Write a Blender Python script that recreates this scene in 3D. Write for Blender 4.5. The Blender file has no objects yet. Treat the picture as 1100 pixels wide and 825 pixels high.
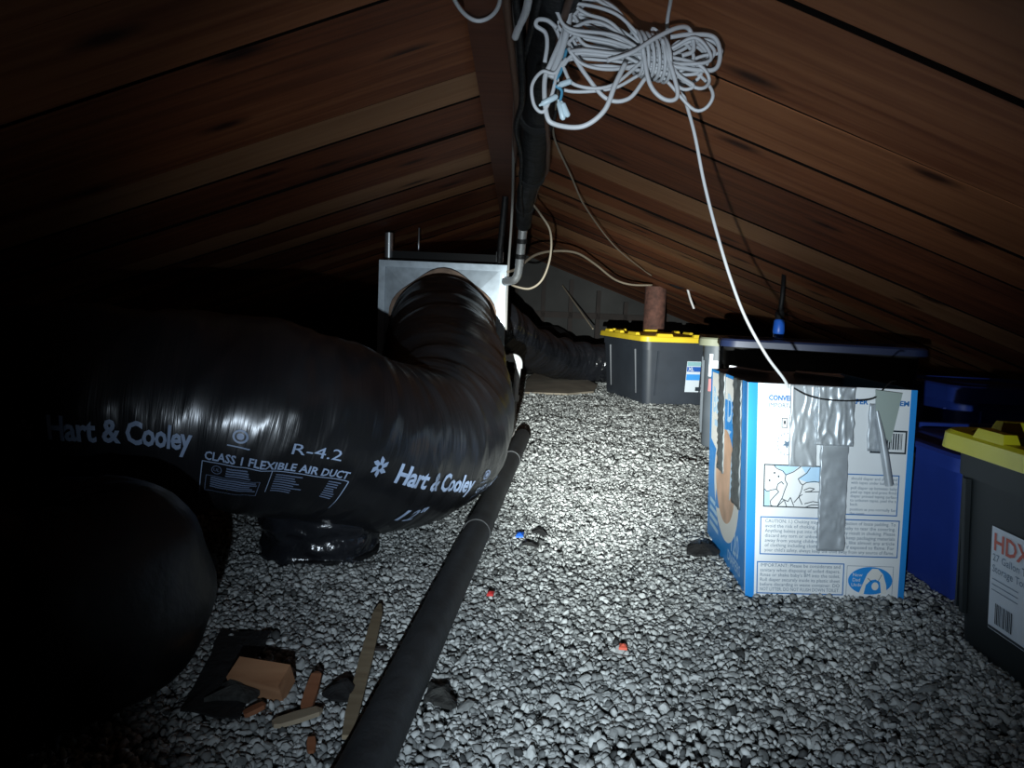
import bpy, bmesh, math, random
import numpy as np
from mathutils import Vector, Matrix, noise
random.seed(7); rng = np.random.default_rng(7)
scene = bpy.context.scene
col = scene.collection
PI = math.pi

# ------------------------------------------------------------------ camera
cam_d = bpy.data.cameras.new('camera'); cam = bpy.data.objects.new('camera', cam_d); col.objects.link(cam)
cam_d.sensor_width = 36.0; cam_d.lens = 36.0 * 826 / 1100; cam_d.clip_start = 0.02
cam.matrix_world = (Matrix.Translation((0, 0, 0.56)) @ Matrix.Rotation(math.radians(90 - 6.05), 4, 'X')
                    @ Matrix.Rotation(math.radians(2.5), 4, 'Z'))
scene.camera = cam
# ------------------------------------------------------------------ world: a closed, dark attic
w = bpy.data.worlds.new('world'); scene.world = w; w.use_nodes = True
w.node_tree.nodes['Background'].inputs[0].default_value = (0.5, 0.6, 0.8, 1)
w.node_tree.nodes['Background'].inputs[1].default_value = 0.0004
# ------------------------------------------------------------------ the hand-held flashlight (hot spot + spill)
def spot(name, energy, size, blend, color, aim, loc=(-0.045, -0.03, 0.39), rad=0.006):
    l = bpy.data.lights.new(name, 'SPOT'); l.energy = energy; l.spot_size = math.radians(size); l.spot_blend = blend
    l.color = color; l.shadow_soft_size = rad
    o = bpy.data.objects.new(name, l); col.objects.link(o); o.location = loc
    o.rotation_euler = (Vector(aim) - Vector(loc)).to_track_quat('-Z', 'Y').to_euler()
    return o
spot('flashlight_spill', 50, 75, 1.0, (0.71, 0.85, 1.0), (0.34, 3.0, 0.42))
spot('flashlight_beam', 70, 54, 1.0, (0.84, 0.95, 1.0), (0.42, 3.0, 0.34))
spot('flashlight_hot_spot', 250, 34, 1.0, (0.93, 1.0, 0.97), (0.40, 3.0, 0.28))
spot('flashlight_core', 1150, 24, 1.0, (0.95, 1.0, 0.97), (0.36, 3.0, 0.27))
# ------------------------------------------------------------------ exposure
vs = scene.view_settings
vs.view_transform = 'Standard'; vs.look = 'None'; vs.gamma = 1.0; vs.use_curve_mapping = False
vs.exposure = 0.0

# ================================================================== materials
def mat(name, color=(0.5, 0.5, 0.5), rough=0.6, metal=0.0, spec=0.5, var=0.0, vscale=8.0, bump=0.0, bscale=60.0, coat=0.0):
    m = bpy.data.materials.new(name); m.use_nodes = True
    nt = m.node_tree; b = nt.nodes['Principled BSDF']
    b.inputs['Roughness'].default_value = rough; b.inputs['Metallic'].default_value = metal
    b.inputs['Specular IOR Level'].default_value = spec; b.inputs['Coat Weight'].default_value = coat
    c = (*color, 1)
    tc = nt.nodes.new('ShaderNodeTexCoord')
    n = nt.nodes.new('ShaderNodeTexNoise'); n.inputs['Scale'].default_value = vscale; n.inputs['Detail'].default_value = 5
    nt.links.new(tc.outputs['Object'], n.inputs['Vector'])
    r = nt.nodes.new('ShaderNodeValToRGB')
    r.color_ramp.elements[0].position = 0.3; r.color_ramp.elements[1].position = 0.7
    r.color_ramp.elements[0].color = tuple(max(0, x * (1 - var)) for x in color) + (1,)
    r.color_ramp.elements[1].color = tuple(min(1, x * (1 + var)) for x in color) + (1,)
    nt.links.new(n.outputs[0], r.inputs[0]); nt.links.new(r.outputs[0], b.inputs['Base Color'])
    if bump > 0:
        n2 = nt.nodes.new('ShaderNodeTexNoise'); n2.inputs['Scale'].default_value = bscale; n2.inputs['Detail'].default_value = 4
        nt.links.new(tc.outputs['Object'], n2.inputs['Vector'])
        bp = nt.nodes.new('ShaderNodeBump'); bp.inputs['Strength'].default_value = bump; bp.inputs['Distance'].default_value = 0.01
        nt.links.new(n2.outputs[0], bp.inputs['Height']); nt.links.new(bp.outputs[0], b.inputs['Normal'])
    return m

def wood_mat(name, dark, mid, light, rough=0.65, knots=True):
    m = bpy.data.materials.new(name); m.use_nodes = True; nt = m.node_tree; L = nt.links.new; N = nt.nodes.new
    b = nt.nodes['Principled BSDF']; b.inputs['Roughness'].default_value = rough; b.inputs['Specular IOR Level'].default_value = 0.3
    tc = N('ShaderNodeTexCoord'); oi = N('ShaderNodeObjectInfo')
    mul = N('ShaderNodeMath'); mul.operation = 'MULTIPLY'; mul.inputs[1].default_value = 37.0; L(oi.outputs['Random'], mul.inputs[0])
    add = N('ShaderNodeVectorMath'); add.operation = 'ADD'; L(tc.outputs['Object'], add.inputs[0]); L(mul.outputs[0], add.inputs[1])
    # warp around knots
    kv = N('ShaderNodeMapping'); kv.inputs['Scale'].default_value = (1.7, 4.2, 1.0); L(add.outputs[0], kv.inputs[0])
    vo = N('ShaderNodeTexVoronoi'); vo.voronoi_dimensions = '2D'; vo.inputs['Scale'].default_value = 1.0; L(kv.outputs[0], vo.inputs['Vector'])
    mp = N('ShaderNodeMapping'); mp.inputs['Scale'].default_value = (1.3, 26, 26); L(add.outputs[0], mp.inputs[0])
    n1 = N('ShaderNodeTexNoise'); n1.inputs['Scale'].default_value = 1.6; n1.inputs['Detail'].default_value = 7; n1.inputs['Distortion'].default_value = 0.8
    L(mp.outputs[0], n1.inputs['Vector'])
    mp2 = N('ShaderNodeMapping'); mp2.inputs['Scale'].default_value = (2.2, 5, 5); L(add.outputs[0], mp2.inputs[0])
    n2 = N('ShaderNodeTexNoise'); n2.inputs['Scale'].default_value = 1.2; n2.inputs['Detail'].default_value = 6; L(mp2.outputs[0], n2.inputs['Vector'])
    mix = N('ShaderNodeMath'); mix.operation = 'MULTIPLY_ADD'; mix.inputs[1].default_value = 0.55
    L(n1.outputs[0], mix.inputs[0])
    m3 = N('ShaderNodeMath'); m3.operation = 'MULTIPLY_ADD'; m3.inputs[1].default_value = 0.34
    L(n2.outputs[0], m3.inputs[0])
    m4 = N('ShaderNodeMath'); m4.operation = 'MULTIPLY'; m4.inputs[1].default_value = 0.34; L(oi.outputs['Random'], m4.inputs[0])
    L(m4.outputs[0], m3.inputs[2]); L(m3.outputs[0], mix.inputs[2])
    r = N('ShaderNodeValToRGB'); e = r.color_ramp.elements
    e[0].position = 0.33; e[0].color = (*dark, 1); e[1].position = 0.80; e[1].color = (*light, 1)
    k = e.new(0.55); k.color = (*mid, 1)
    L(mix.outputs[0], r.inputs[0])
    out = r.outputs[0]
    if knots:
        kr = N('ShaderNodeValToRGB'); kr.color_ramp.elements[0].position = 0.03; kr.color_ramp.elements[0].color = (0.16, 0.11, 0.09, 1)
        kr.color_ramp.elements[1].position = 0.11; kr.color_ramp.elements[1].color = (1, 1, 1, 1); L(vo.outputs['Distance'], kr.inputs[0])
        mm = N('ShaderNodeMixRGB'); mm.blend_type = 'MULTIPLY'; mm.inputs[0].default_value = 1.0
        L(r.outputs[0], mm.inputs[1]); L(kr.outputs[0], mm.inputs[2]); out = mm.outputs[0]
    L(out, b.inputs['Base Color'])
    bp = N('ShaderNodeBump'); bp.inputs['Strength'].default_value = 0.25; bp.inputs['Distance'].default_value = 0.004
    L(n1.outputs[0], bp.inputs['Height']); L(bp.outputs[0], b.inputs['Normal'])
    return m

def stone_mat(name, lo, hi):
    m = bpy.data.materials.new(name); m.use_nodes = True; nt = m.node_tree; L = nt.links.new; N = nt.nodes.new
    b = nt.nodes['Principled BSDF']; b.inputs['Roughness'].default_value = 0.75; b.inputs['Specular IOR Level'].default_value = 0.3
    g = N('ShaderNodeNewGeometry'); oi = N('ShaderNodeObjectInfo')
    ad = N('ShaderNodeMath'); ad.operation = 'ADD'; L(g.outputs['Random Per Island'], ad.inputs[0]); L(oi.outputs['Random'], ad.inputs[1])
    fr = N('ShaderNodeMath'); fr.operation = 'FRACT'; L(ad.outputs[0], fr.inputs[0])
    r = N('ShaderNodeValToRGB'); e = r.color_ramp.elements
    e[0].position = 0.0; e[0].color = (lo[0] * .2, lo[1] * .2, lo[2] * .2, 1); e[1].position = 1.0; e[1].color = (*hi, 1)
    k = e.new(0.10); k.color = (*lo, 1)
    L(fr.outputs[0], r.inputs[0])
    tc = N('ShaderNodeTexCoord'); n = N('ShaderNodeTexNoise'); n.inputs['Scale'].default_value = 160; n.inputs['Detail'].default_value = 3
    L(tc.outputs['Object'], n.inputs['Vector'])
    mm = N('ShaderNodeMixRGB'); mm.blend_type = 'MULTIPLY'; mm.inputs[0].default_value = 0.45
    L(r.outputs[0], mm.inputs[1]); L(n.outputs[0], mm.inputs[2]); L(mm.outputs[0], b.inputs['Base Color'])
    return m

M = {}
M['board'] = wood_mat('roof_board_wood', (0.060, 0.014, 0.005), (0.185, 0.053, 0.018), (0.34, 0.125, 0.048))
M['board_tan'] = wood_mat('roof_board_pale_wood', (0.12, 0.046, 0.018), (0.25, 0.110, 0.046), (0.36, 0.18, 0.085))
M['beam'] = wood_mat('ridge_beam_wood', (0.05, 0.014, 0.007), (0.085, 0.026, 0.012), (0.13, 0.045, 0.022), knots=False)
M['raw_wood'] = wood_mat('offcut_wood', (0.13, 0.055, 0.028), (0.25, 0.12, 0.06), (0.36, 0.19, 0.10), knots=False)
M['lath'] = wood_mat('lath_wood', (0.14, 0.10, 0.06), (0.24, 0.19, 0.12), (0.33, 0.27, 0.19), knots=False)
M['red_wood'] = wood_mat('splinter_wood', (0.11, 0.04, 0.02), (0.20, 0.075, 0.035), (0.28, 0.12, 0.06), knots=False)
M['ground'] = mat('dark_ground', (0.014, 0.015, 0.015), 0.95, var=0.6, vscale=60, bump=0.6, bscale=90)
M['stone'] = stone_mat('pale_gravel', (0.17, 0.178, 0.174), (0.64, 0.66, 0.64))
def jacket_mat(name, col_, rough):          # plastic film with fine pleats running round the duct
    m = mat(name, col_, rough, spec=0.9, var=0.3, vscale=5); nt = m.node_tree; L = nt.links.new; N = nt.nodes.new
    uv = N('ShaderNodeUVMap'); mp = N('ShaderNodeMapping'); mp.inputs['Scale'].default_value = (130, 7, 1); L(uv.outputs[0], mp.inputs[0])
    n1 = N('ShaderNodeTexNoise'); n1.inputs['Scale'].default_value = 1.0; n1.inputs['Detail'].default_value = 3; n1.inputs['Distortion'].default_value = 0.6; L(mp.outputs[0], n1.inputs['Vector'])
    bp = N('ShaderNodeBump'); bp.inputs['Strength'].default_value = 0.28; bp.inputs['Distance'].default_value = 0.004
    L(n1.outputs[0], bp.inputs['Height']); L(bp.outputs[0], nt.nodes['Principled BSDF'].inputs['Normal']); return m
M['jacket'] = jacket_mat('black_duct_jacket', (0.0075, 0.008, 0.0095), 0.28)
M['jacket_crumpled'] = mat('crumpled_black_film', (0.012, 0.013, 0.016), 0.20, spec=0.7, var=0.3, bump=0.75, bscale=26)
M['jacket_dull'] = mat('dull_black_film', (0.004, 0.004, 0.0045), 0.42, spec=0.25, bump=0.35, bscale=20)  # darker and less glossy than the main duct's film
M['print'] = mat('pale_print', (0.27, 0.35, 0.50), 0.4)
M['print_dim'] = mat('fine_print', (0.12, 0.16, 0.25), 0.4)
M['galv'] = mat('galvanised_sheet', (0.36, 0.41, 0.45), 0.5, metal=0.4, var=0.18, vscale=26)
M['conduit'] = mat('conduit_steel', (0.6, 0.62, 0.63), 0.35, metal=0.8)
M['pvc'] = mat('white_plastic_pipe', (0.6, 0.62, 0.62), 0.4)
M['red'] = mat('red_plastic', (0.45, 0.03, 0.03), 0.45)
M['insul'] = mat('tan_insulation', (0.22, 0.15, 0.11), 0.9, var=0.4, vscale=30)
M['black'] = mat('black_wrap', (0.006, 0.006, 0.0065), 0.6, spec=0.3, bump=0.8, bscale=26)
M['black_matt'] = mat('black_matt', (0.006, 0.006, 0.006), 0.85)
M['floor_pipe'] = mat('charcoal_pipe', (0.016, 0.018, 0.020), 0.62, var=0.4, vscale=30, bump=0.15, bscale=150)
M['white_cable'] = mat('white_cable_jacket', (0.60, 0.60, 0.60), 0.45)
M['grey_cable'] = mat('grey_cable_jacket', (0.30, 0.29, 0.27), 0.55)
M['brown_wire'] = mat('brown_wire', (0.10, 0.05, 0.03), 0.6)
M['cream_wire'] = mat('cream_wire', (0.33, 0.28, 0.21), 0.6)
M['blue_wire'] = mat('blue_wire', (0.08, 0.30, 0.45), 0.5)
M['conn'] = mat('pale_connector', (0.60, 0.72, 0.76), 0.35)
M['rust'] = mat('rusty_steel', (0.085, 0.036, 0.025), 0.85, var=0.5, vscale=30, bump=0.2)
M['tote'] = mat('slate_black_plastic', (0.030, 0.037, 0.048), 0.5, var=0.15)
M['tote_near'] = mat('black_green_plastic', (0.007, 0.011, 0.012), 0.55, spec=0.3, var=0.15)
M['tote_grey'] = mat('mid_grey_plastic', (0.09, 0.105, 0.12), 0.5, var=0.15)
M['grey_lid'] = mat('olive_grey_plastic', (0.23, 0.24, 0.16), 0.55)
M['yellow'] = mat('yellow_plastic', (0.78, 0.56, 0.03), 0.4, var=0.08)
M['yellow_green'] = mat('lime_yellow_plastic', (0.62, 0.58, 0.02), 0.4, var=0.08)
M['blue'] = mat('blue_plastic', (0.026, 0.062, 0.36), 0.45, var=0.12)
M['blue_bright'] = mat('bright_blue_plastic', (0.02, 0.13, 0.62), 0.4)
M['blue_dark'] = mat('dark_blue_plastic', (0.018, 0.028, 0.075), 0.4)
M['card_white'] = mat('white_cardboard', (0.72, 0.75, 0.76), 0.5, var=0.03)
M['card_blue'] = mat('blue_printed_cardboard', (0.02, 0.25, 0.66), 0.42, var=0.05)
M['card_in'] = mat('dark_cardboard_inside', (0.05, 0.04, 0.035), 0.9)
M['ink'] = mat('blue_ink', (0.02, 0.10, 0.24), 0.5)
M['ink_mid'] = mat('mid_blue_ink', (0.02, 0.15, 0.42), 0.5)
M['ink_grey'] = mat('grey_ink', (0.10, 0.16, 0.23), 0.5)
M['ink_black'] = mat('black_ink', (0.02, 0.03, 0.04), 0.5)
M['pale_blue'] = mat('pale_blue_ink', (0.42, 0.62, 0.80), 0.5)
M['cream'] = mat('cream_print', (0.72, 0.72, 0.68), 0.5)
M['skin_print'] = mat('peach_print', (0.58, 0.37, 0.25), 0.5, var=0.25, vscale=14)
M['tape'] = mat('silver_tape', (0.44, 0.48, 0.51), 0.40, metal=0.4, var=0.1, vscale=30)
M['tape_old'] = mat('grey_tape', (0.10, 0.115, 0.12), 0.45, metal=0.3, var=0.3, vscale=20)
M['tape_green'] = mat('tape_adhesive_side', (0.30, 0.36, 0.33), 0.55)
M['label'] = mat('label_paper', (0.62, 0.68, 0.74), 0.45)
M['label_blue'] = mat('label_blue', (0.02, 0.10, 0.40), 0.45)
M['label_light'] = mat('label_light_blue', (0.05, 0.30, 0.72), 0.45)
M['label_teal'] = mat('label_teal', (0.25, 0.45, 0.47), 0.45)
M['orange'] = mat('orange_red_ink', (0.55, 0.10, 0.06), 0.5)
M['tar'] = mat('tar_paper', (0.006, 0.006, 0.006), 0.9, var=0.5, vscale=40, bump=0.5, bscale=80)
M['tar_dust'] = mat('dusty_tar', (0.028, 0.028, 0.025), 0.95, var=0.5, vscale=60, bump=0.6, bscale=90)
M['wall'] = mat('grey_panel', (0.028, 0.028, 0.027), 0.9, var=0.3, vscale=3)
M['stud'] = mat('dark_stud', (0.014, 0.009, 0.007), 0.8, var=0.3)
M['edge'] = mat('dark_board_edge', (0.006, 0.004, 0.003), 0.95, spec=0.1)
M['slab'] = mat('tan_sheet', (0.20, 0.17, 0.13), 0.85, var=0.3, vscale=6)

# ================================================================== builders
def origin(p):
    v = Vector((0, 0, 0))
    while p is not None:
        v += p.location; p = p.parent
    return v
def link(name, me, m, parent=None):
    o = bpy.data.objects.new(name, me); col.objects.link(o)
    if m is not None and not me.materials: me.materials.append(m)
    if parent is not None: o.parent = parent
    return o
def tag(o, label, cat, group=None):
    o['label'] = label; o['category'] = cat
    if group: o['group'] = group
    return o
def thing(name, label, cat, loc, group=None):
    o = bpy.data.objects.new(name, None); col.objects.link(o); o.location = loc; o.empty_display_size = 0.05
    return tag(o, label, cat, group)
def struct(o): o['kind'] = 'structure'; return o

class MB:
    def __init__(s): s.v = []; s.f = []
    def add(s, vs, fs):
        k = len(s.v); s.v += [tuple(x) for x in vs]; s.f += [tuple(i + k for i in f) for f in fs]; return s
    def quad_box(s, bot, top):          # 4 + 4 points, ccw seen from above
        return s.add(list(bot) + list(top), [(3, 2, 1, 0), (4, 5, 6, 7), (0, 1, 5, 4), (1, 2, 6, 5), (2, 3, 7, 6), (3, 0, 4, 7)])
    def box(s, c, size, rz=0.0, tilt=None):
        h = [x / 2 for x in size]; R = Matrix.Rotation(rz, 3, 'Z')
        if tilt: R = R @ tilt
        P = [Vector(c) + R @ Vector((sx * h[0], sy * h[1], sz * h[2])) for sz in (-1, 1) for sx, sy in ((-1, -1), (1, -1), (1, 1), (-1, 1))]
        return s.quad_box(P[:4], P[4:])
    def tube(s, pts, r, n=8, cap=True):
        pts = [Vector(p) for p in pts]; rad = r if hasattr(r, '__len__') else [r] * len(pts)
        T = [(pts[min(i + 1, len(pts) - 1)] - pts[max(i - 1, 0)]).normalized() for i in range(len(pts))]
        u = T[0].orthogonal().normalized(); vs = []
        for i, p in enumerate(pts):
            u = (u - T[i] * u.dot(T[i])); u = u.normalized() if u.length > 1e-6 else T[i].orthogonal().normalized()
            b = T[i].cross(u)
            for k in range(n):
                a = 2 * PI * k / n; vs.append(p + (u * math.cos(a) + b * math.sin(a)) * rad[i])
        fs = [(i * n + k, i * n + (k + 1) % n, (i + 1) * n + (k + 1) % n, (i + 1) * n + k) for i in range(len(pts) - 1) for k in range(n)]
        if cap: fs += [tuple(range(n))[::-1], tuple((len(pts) - 1) * n + k for k in range(n))]
        return s.add(vs, fs)
    def loft(s, rings, cap0=True, cap1=True):
        n = len(rings[0]); vs = [p for r in rings for p in r]
        fs = [(i * n + k, i * n + (k + 1) % n, (i + 1) * n + (k + 1) % n, (i + 1) * n + k) for i in range(len(rings) - 1) for k in range(n)]
        if cap0: fs.append(tuple(range(n))[::-1])
        if cap1: fs.append(tuple((len(rings) - 1) * n + k for k in range(n)))
        return s.add(vs, fs)
    def build(s, name, m, parent=None, smooth=False, angle=None):
        o = origin(parent); me = bpy.data.meshes.new(name)
        me.from_pydata([(x - o.x, y - o.y, z - o.z) for x, y, z in s.v], [], s.f); me.update()
        if smooth:
            me.polygons.foreach_set('use_smooth', [True] * len(me.polygons))
            if angle: me.set_sharp_from_angle(angle=math.radians(angle))
        return link(name, me, m, parent)

def spline(P, n=8):
    P = [Vector(p) for p in P]; Q = [P[0] * 2 - P[1]] + P + [P[-1] * 2 - P[-2]]; out = []
    for i in range(1, len(Q) - 2):
        a, b, c, d = Q[i - 1:i + 3]
        for k in range(n):
            t = k / n; out.append(0.5 * (2 * b + (c - a) * t + (2 * a - 5 * b + 4 * c - d) * t * t + (3 * b - a - 3 * c + d) * t ** 3))
    return out + [P[-1]]

def text_mesh(txt, size=1.0, bold=0.0, res=2, sx=1.0, align='LEFT', shear=0.0, spacing=1.0):
    c = bpy.data.curves.new('t', 'FONT'); c.body = txt; c.size = size; c.offset = bold; c.resolution_u = res
    c.align_x = align; c.shear = shear; c.space_character = spacing; c.fill_mode = 'FRONT' if False else 'BOTH'
    o = bpy.data.objects.new('t', c); col.objects.link(o)
    dg = bpy.context.evaluated_depsgraph_get(); dg.update()
    me = o.evaluated_get(dg).to_mesh()
    vs = [(v.co.x * sx, v.co.y) for v in me.vertices]; fs = [tuple(p.vertices) for p in me.polygons]
    o.evaluated_get(dg).to_mesh_clear(); bpy.data.objects.remove(o); bpy.data.curves.remove(c)
    return vs, fs
def grid_cut(vs, fs, step):            # cut a flat figure finely so that it can follow a curved surface
    bm = bmesh.new(); V = [bm.verts.new((x, y, 0)) for x, y in vs]
    for f in fs:
        try: bm.faces.new([V[i] for i in f])
        except ValueError: pass
    xs = [v[0] for v in vs]; ys = [v[1] for v in vs]
    for ax, lo, hi in ((0, min(xs), max(xs)), (1, min(ys), max(ys))):
        k = lo + step
        while k < hi:
            no = (1, 0, 0) if ax == 0 else (0, 1, 0); co = (k, 0, 0) if ax == 0 else (0, k, 0)
            bmesh.ops.bisect_plane(bm, geom=bm.verts[:] + bm.edges[:] + bm.faces[:], plane_co=co, plane_no=no); k += step
    bm.verts.ensure_lookup_table(); bm.verts.index_update()
    r = [(v.co.x, v.co.y) for v in bm.verts], [tuple(v.index for v in f.verts) for f in bm.faces]
    bm.free(); return r
def strip2(a, b, wd):                  # flat line
    a = Vector(a); b = Vector(b); d = (b - a).normalized(); n = Vector((-d.y, d.x)) * wd / 2
    return [tuple(a - n), tuple(b - n), tuple(b + n), tuple(a + n)], [(0, 1, 2, 3)]
def join2(*items):
    V = []; F = []
    for v, f in items:
        k = len(V); V += list(v); F += [tuple(i + k for i in q) for q in f]
    return V, F
def shift2(it, dx, dy): return [(x + dx, y + dy) for x, y in it[0]], it[1]
def rect2(x0, y0, x1, y1): return [(x0, y0), (x1, y0), (x1, y1), (x0, y1)], [(0, 1, 2, 3)]
def frame2(x0, y0, x1, y1, t):
    return join2(rect2(x0, y0, x1, y0 + t), rect2(x0, y1 - t, x1, y1), rect2(x0, y0 + t, x0 + t, y1 - t), rect2(x1 - t, y0 + t, x1, y1 - t))
def ell2(cx, cy, rx, ry, n=32): return [(cx + rx * math.cos(2 * PI * k / n), cy + ry * math.sin(2 * PI * k / n)) for k in range(n)], [tuple(range(n))]
def line2(P, wd): return join2(*[strip2(P[i], P[i + 1], wd) for i in range(len(P) - 1)])

# ================================================================== structure: floor and gravel
def ground_z(x, y): return 0.010 * noise.noise((x * 2.3, y * 2.3, 3.1)) + 0.006 * noise.noise((x * 7, y * 7, 1.7))
nx, ny = 130, 180
X = np.linspace(-3.1, 3.1, nx); Y = np.linspace(-1.2, 8.0, ny)
mb = MB(); mb.v = [(x, y, ground_z(x, y) - 0.006) for y in Y for x in X]
mb.f = [(j * nx + i, j * nx + i + 1, (j + 1) * nx + i + 1, (j + 1) * nx + i) for j in range(ny - 1) for i in range(nx - 1)]
floor = struct(mb.build('floor', M['ground'], None, True)); floor['label'] = 'dark attic ground strewn with pale loose gravel'

def ico(sub):
    bm = bmesh.new(); bmesh.ops.create_icosphere(bm, subdivisions=sub, radius=1.0)
    v = np.array([p.co[:] for p in bm.verts]); f = np.array([[q.index for q in p.verts] for p in bm.faces]); bm.free(); return v, f
iv, iff = ico(1)
def scatter(n, x0, x1, y0, y1, keep):
    p = np.column_stack([rng.uniform(x0, x1, n), rng.uniform(y0, y1, n)]); return p[keep(p[:, 0], p[:, 1])]
near = scatter(165000, -1.05, 1.6, 0.55, 2.6, lambda x, y: (np.abs(x) < 0.68 * y + 0.10) & (x > -0.75) & ~((np.abs(x - 1.06) < 0.21) & (y < 1.3)) & ~((np.abs(x - 0.65) < 0.12) & (np.abs(y - 1.68) < 0.16)))
far = scatter(62000, -0.4, 1.5, 2.6, 6.0, lambda x, y: (x < 0.27 * y + 0.25))
P = np.vstack([near, far]); n = len(P)
rad = np.concatenate([rng.uniform(0.0034, 0.0076, len(near)), rng.uniform(0.0065, 0.011, len(far))])
rad *= np.where(rng.random(n) < 0.05, 1.4, 1.0)
# bare dark spots where the gravel is thin
thin = np.array([noise.noise((x * 5, y * 5, 9)) for x, y in P]); keep = (thin < 0.36) | (rng.random(n) < 0.5)
P = P[keep]; rad = rad[keep]; n = len(P)
Z = np.array([ground_z(x, y) for x, y in P]) + rng.uniform(-0.004, 0.006, n)
S = np.column_stack([rad * rng.uniform(0.95, 1.5, n), rad * rng.uniform(0.75, 1.1, n), rad * rng.uniform(0.42, 0.8, n)])
q = rng.normal(size=(n, 4)); q[:, 1:3] *= 0.42; q /= np.linalg.norm(q, axis=1)[:, None]
def qmat(q):
    a, b, c, d = q.T
    return np.stack([np.stack([a*a+b*b-c*c-d*d, 2*(b*c-a*d), 2*(b*d+a*c)], 1), np.stack([2*(b*c+a*d), a*a-b*b+c*c-d*d, 2*(c*d-a*b)], 1), np.stack([2*(b*d-a*c), 2*(c*d+a*b), a*a-b*b-c*c+d*d], 1)], 1)
Rm = qmat(q)
size_px = np.where((np.abs(P[:, 0] - 0.12) < 0.50 * P[:, 1]) & (P[:, 1] > 0.84), rad / P[:, 1], 0)
big = np.argsort(-size_px)[:300]; isbig = np.zeros(n, bool); isbig[big] = True
def lowpoly(kind):                 # octahedron for the small far stones, icosahedron for the near ones
    if kind == 20: return iv, iff
    v = np.array([(1, 0, 0), (-1, 0, 0), (0, 1, 0), (0, -1, 0), (0, 0, 1), (0, 0, -1.0)])
    return v * 1.12, np.array([(0, 2, 4), (2, 1, 4), (1, 3, 4), (3, 0, 4), (2, 0, 5), (1, 2, 5), (3, 1, 5), (0, 3, 5)])
VV = []; FF = []; k0 = 0
for kind, sel in ((20, (P[:, 1] < 1.55) & ~isbig), (8, (P[:, 1] >= 1.55) & ~isbig)):
    idx = np.where(sel)[0]; m_ = len(idx); bv, bf = lowpoly(kind)
    base = bv[None] * (1 + rng.uniform(-0.32, 0.26, (m_, len(bv), 1)))
    VV.append((np.einsum('nij,nkj->nki', Rm[idx], base * S[idx][:, None, :]) + np.column_stack([P[idx], Z[idx]])[:, None, :]).reshape(-1, 3))
    FF.append((bf[None] + (np.arange(m_) * len(bv))[:, None, None]).reshape(-1, 3) + k0); k0 += m_ * len(bv)
V = np.vstack(VV); F = np.vstack(FF); print('gravel tris', len(F), 'stones', n)
me = bpy.data.meshes.new('gravel'); me.vertices.add(len(V)); me.vertices.foreach_set('co', V.reshape(-1))
me.loops.add(F.size); me.loops.foreach_set('vertex_index', F.reshape(-1).astype(np.int32))
me.polygons.add(len(F)); me.polygons.foreach_set('loop_start', (np.arange(len(F)) * 3).astype(np.int32))
me.update(); me.validate()
gravel = link('gravel', me, M['stone'], floor); gravel['kind'] = 'stuff'; gravel['label'] = 'loose pale grey gravel'
iv2, if2 = ico(2); stones = []
for k in range(5):
    nz = rng.uniform(0, 50); vv = [Vector(p) * (1 + 0.28 * noise.noise((p[0] * 1.3 + nz, p[1] * 1.3, p[2] * 1.3))) for p in iv2]
    mb = MB(); mb.v = [tuple(p) for p in vv]; mb.f = [tuple(f) for f in if2]
    me = bpy.data.meshes.new('stone'); me.from_pydata(mb.v, [], mb.f); me.materials.append(M['stone']); stones.append(me)
for i in big:
    o = bpy.data.objects.new('stone', stones[i % 5]); col.objects.link(o); o.parent = floor
    o.location = (*P[i], Z[i]); o.rotation_mode = 'QUATERNION'; o.rotation_quaternion = q[i]; o.scale = S[i]

# ================================================================== structure: roof boards, ridge beam, end walls
SLOPE = 0.36; ZR = 1.06; ang = math.atan(SLOPE); LEN = 3.25
ce = bpy.data.objects.new('ceiling', None); col.objects.link(ce); struct(ce); ce['label'] = 'low pitched roof of reddish brown boards'
def board_mesh(width, seed):
    rr = random.Random(seed); nseg = 14; vs = []; hw = width / 2 - 0.0032
    cup = rr.uniform(-0.002, 0.002)
    for i in range(nseg + 1):
        x = LEN * i / nseg; wb = 0.0015 * noise.noise((x * 2, seed, 0)); wz = 0.0012 * noise.noise((x * 1.5, seed, 5))
        for (yy, zz) in ((-hw, -0.003), (-hw + 0.001, -0.004), (0, -0.004 - cup), (hw - 0.001, -0.004), (hw, -0.003), (hw, 0.018), (-hw, 0.018)):
            vs.append((x, yy + wb, zz + wz))
    k = 7; fs = [(i * k + j, (i + 1) * k + j, (i + 1) * k + (j + 1) % k, i * k + (j + 1) % k) for i in range(nseg) for j in range(k)]
    fs += [tuple(range(k)), tuple(nseg * k + j for j in range(k))[::-1]]
    return vs, fs, nseg * k
def boards(edges, side, tans, seed0):
    rr = random.Random(seed0)
    for i in range(len(edges) - 1):
        wd = edges[i + 1] - edges[i]; vs, fs, nside = board_mesh(wd, seed0 + i)
        me = bpy.data.meshes.new('roof_board'); me.from_pydata(vs, [], fs); me.update()
        o = link('roof_board', me, M['board_tan'] if i in tans else M['board'], ce)
        me.materials.append(M['edge'])                      # gap shade painted into the edge faces so they don't catch light
        me.polygons.foreach_set('material_index', [1 if (j < nside and j % 7 in ((3, 4, 6) if abs(edges[i] - 1.31) < 0.01 else (0, 3, 4, 6))) else 0 for j in range(len(fs))])
        lift = rr.uniform(-0.004, 0.004); roll = rr.uniform(-0.008, 0.008)
        yc = (edges[i] + edges[i + 1]) / 2
        Rz = Matrix.Rotation(0 if side > 0 else PI, 4, 'Z')
        o.matrix_world = Matrix.Translation((0, yc, ZR + lift)) @ Rz @ Matrix.Rotation(ang, 4, 'Y') @ Matrix.Rotation(roll, 4, 'X')
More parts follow.
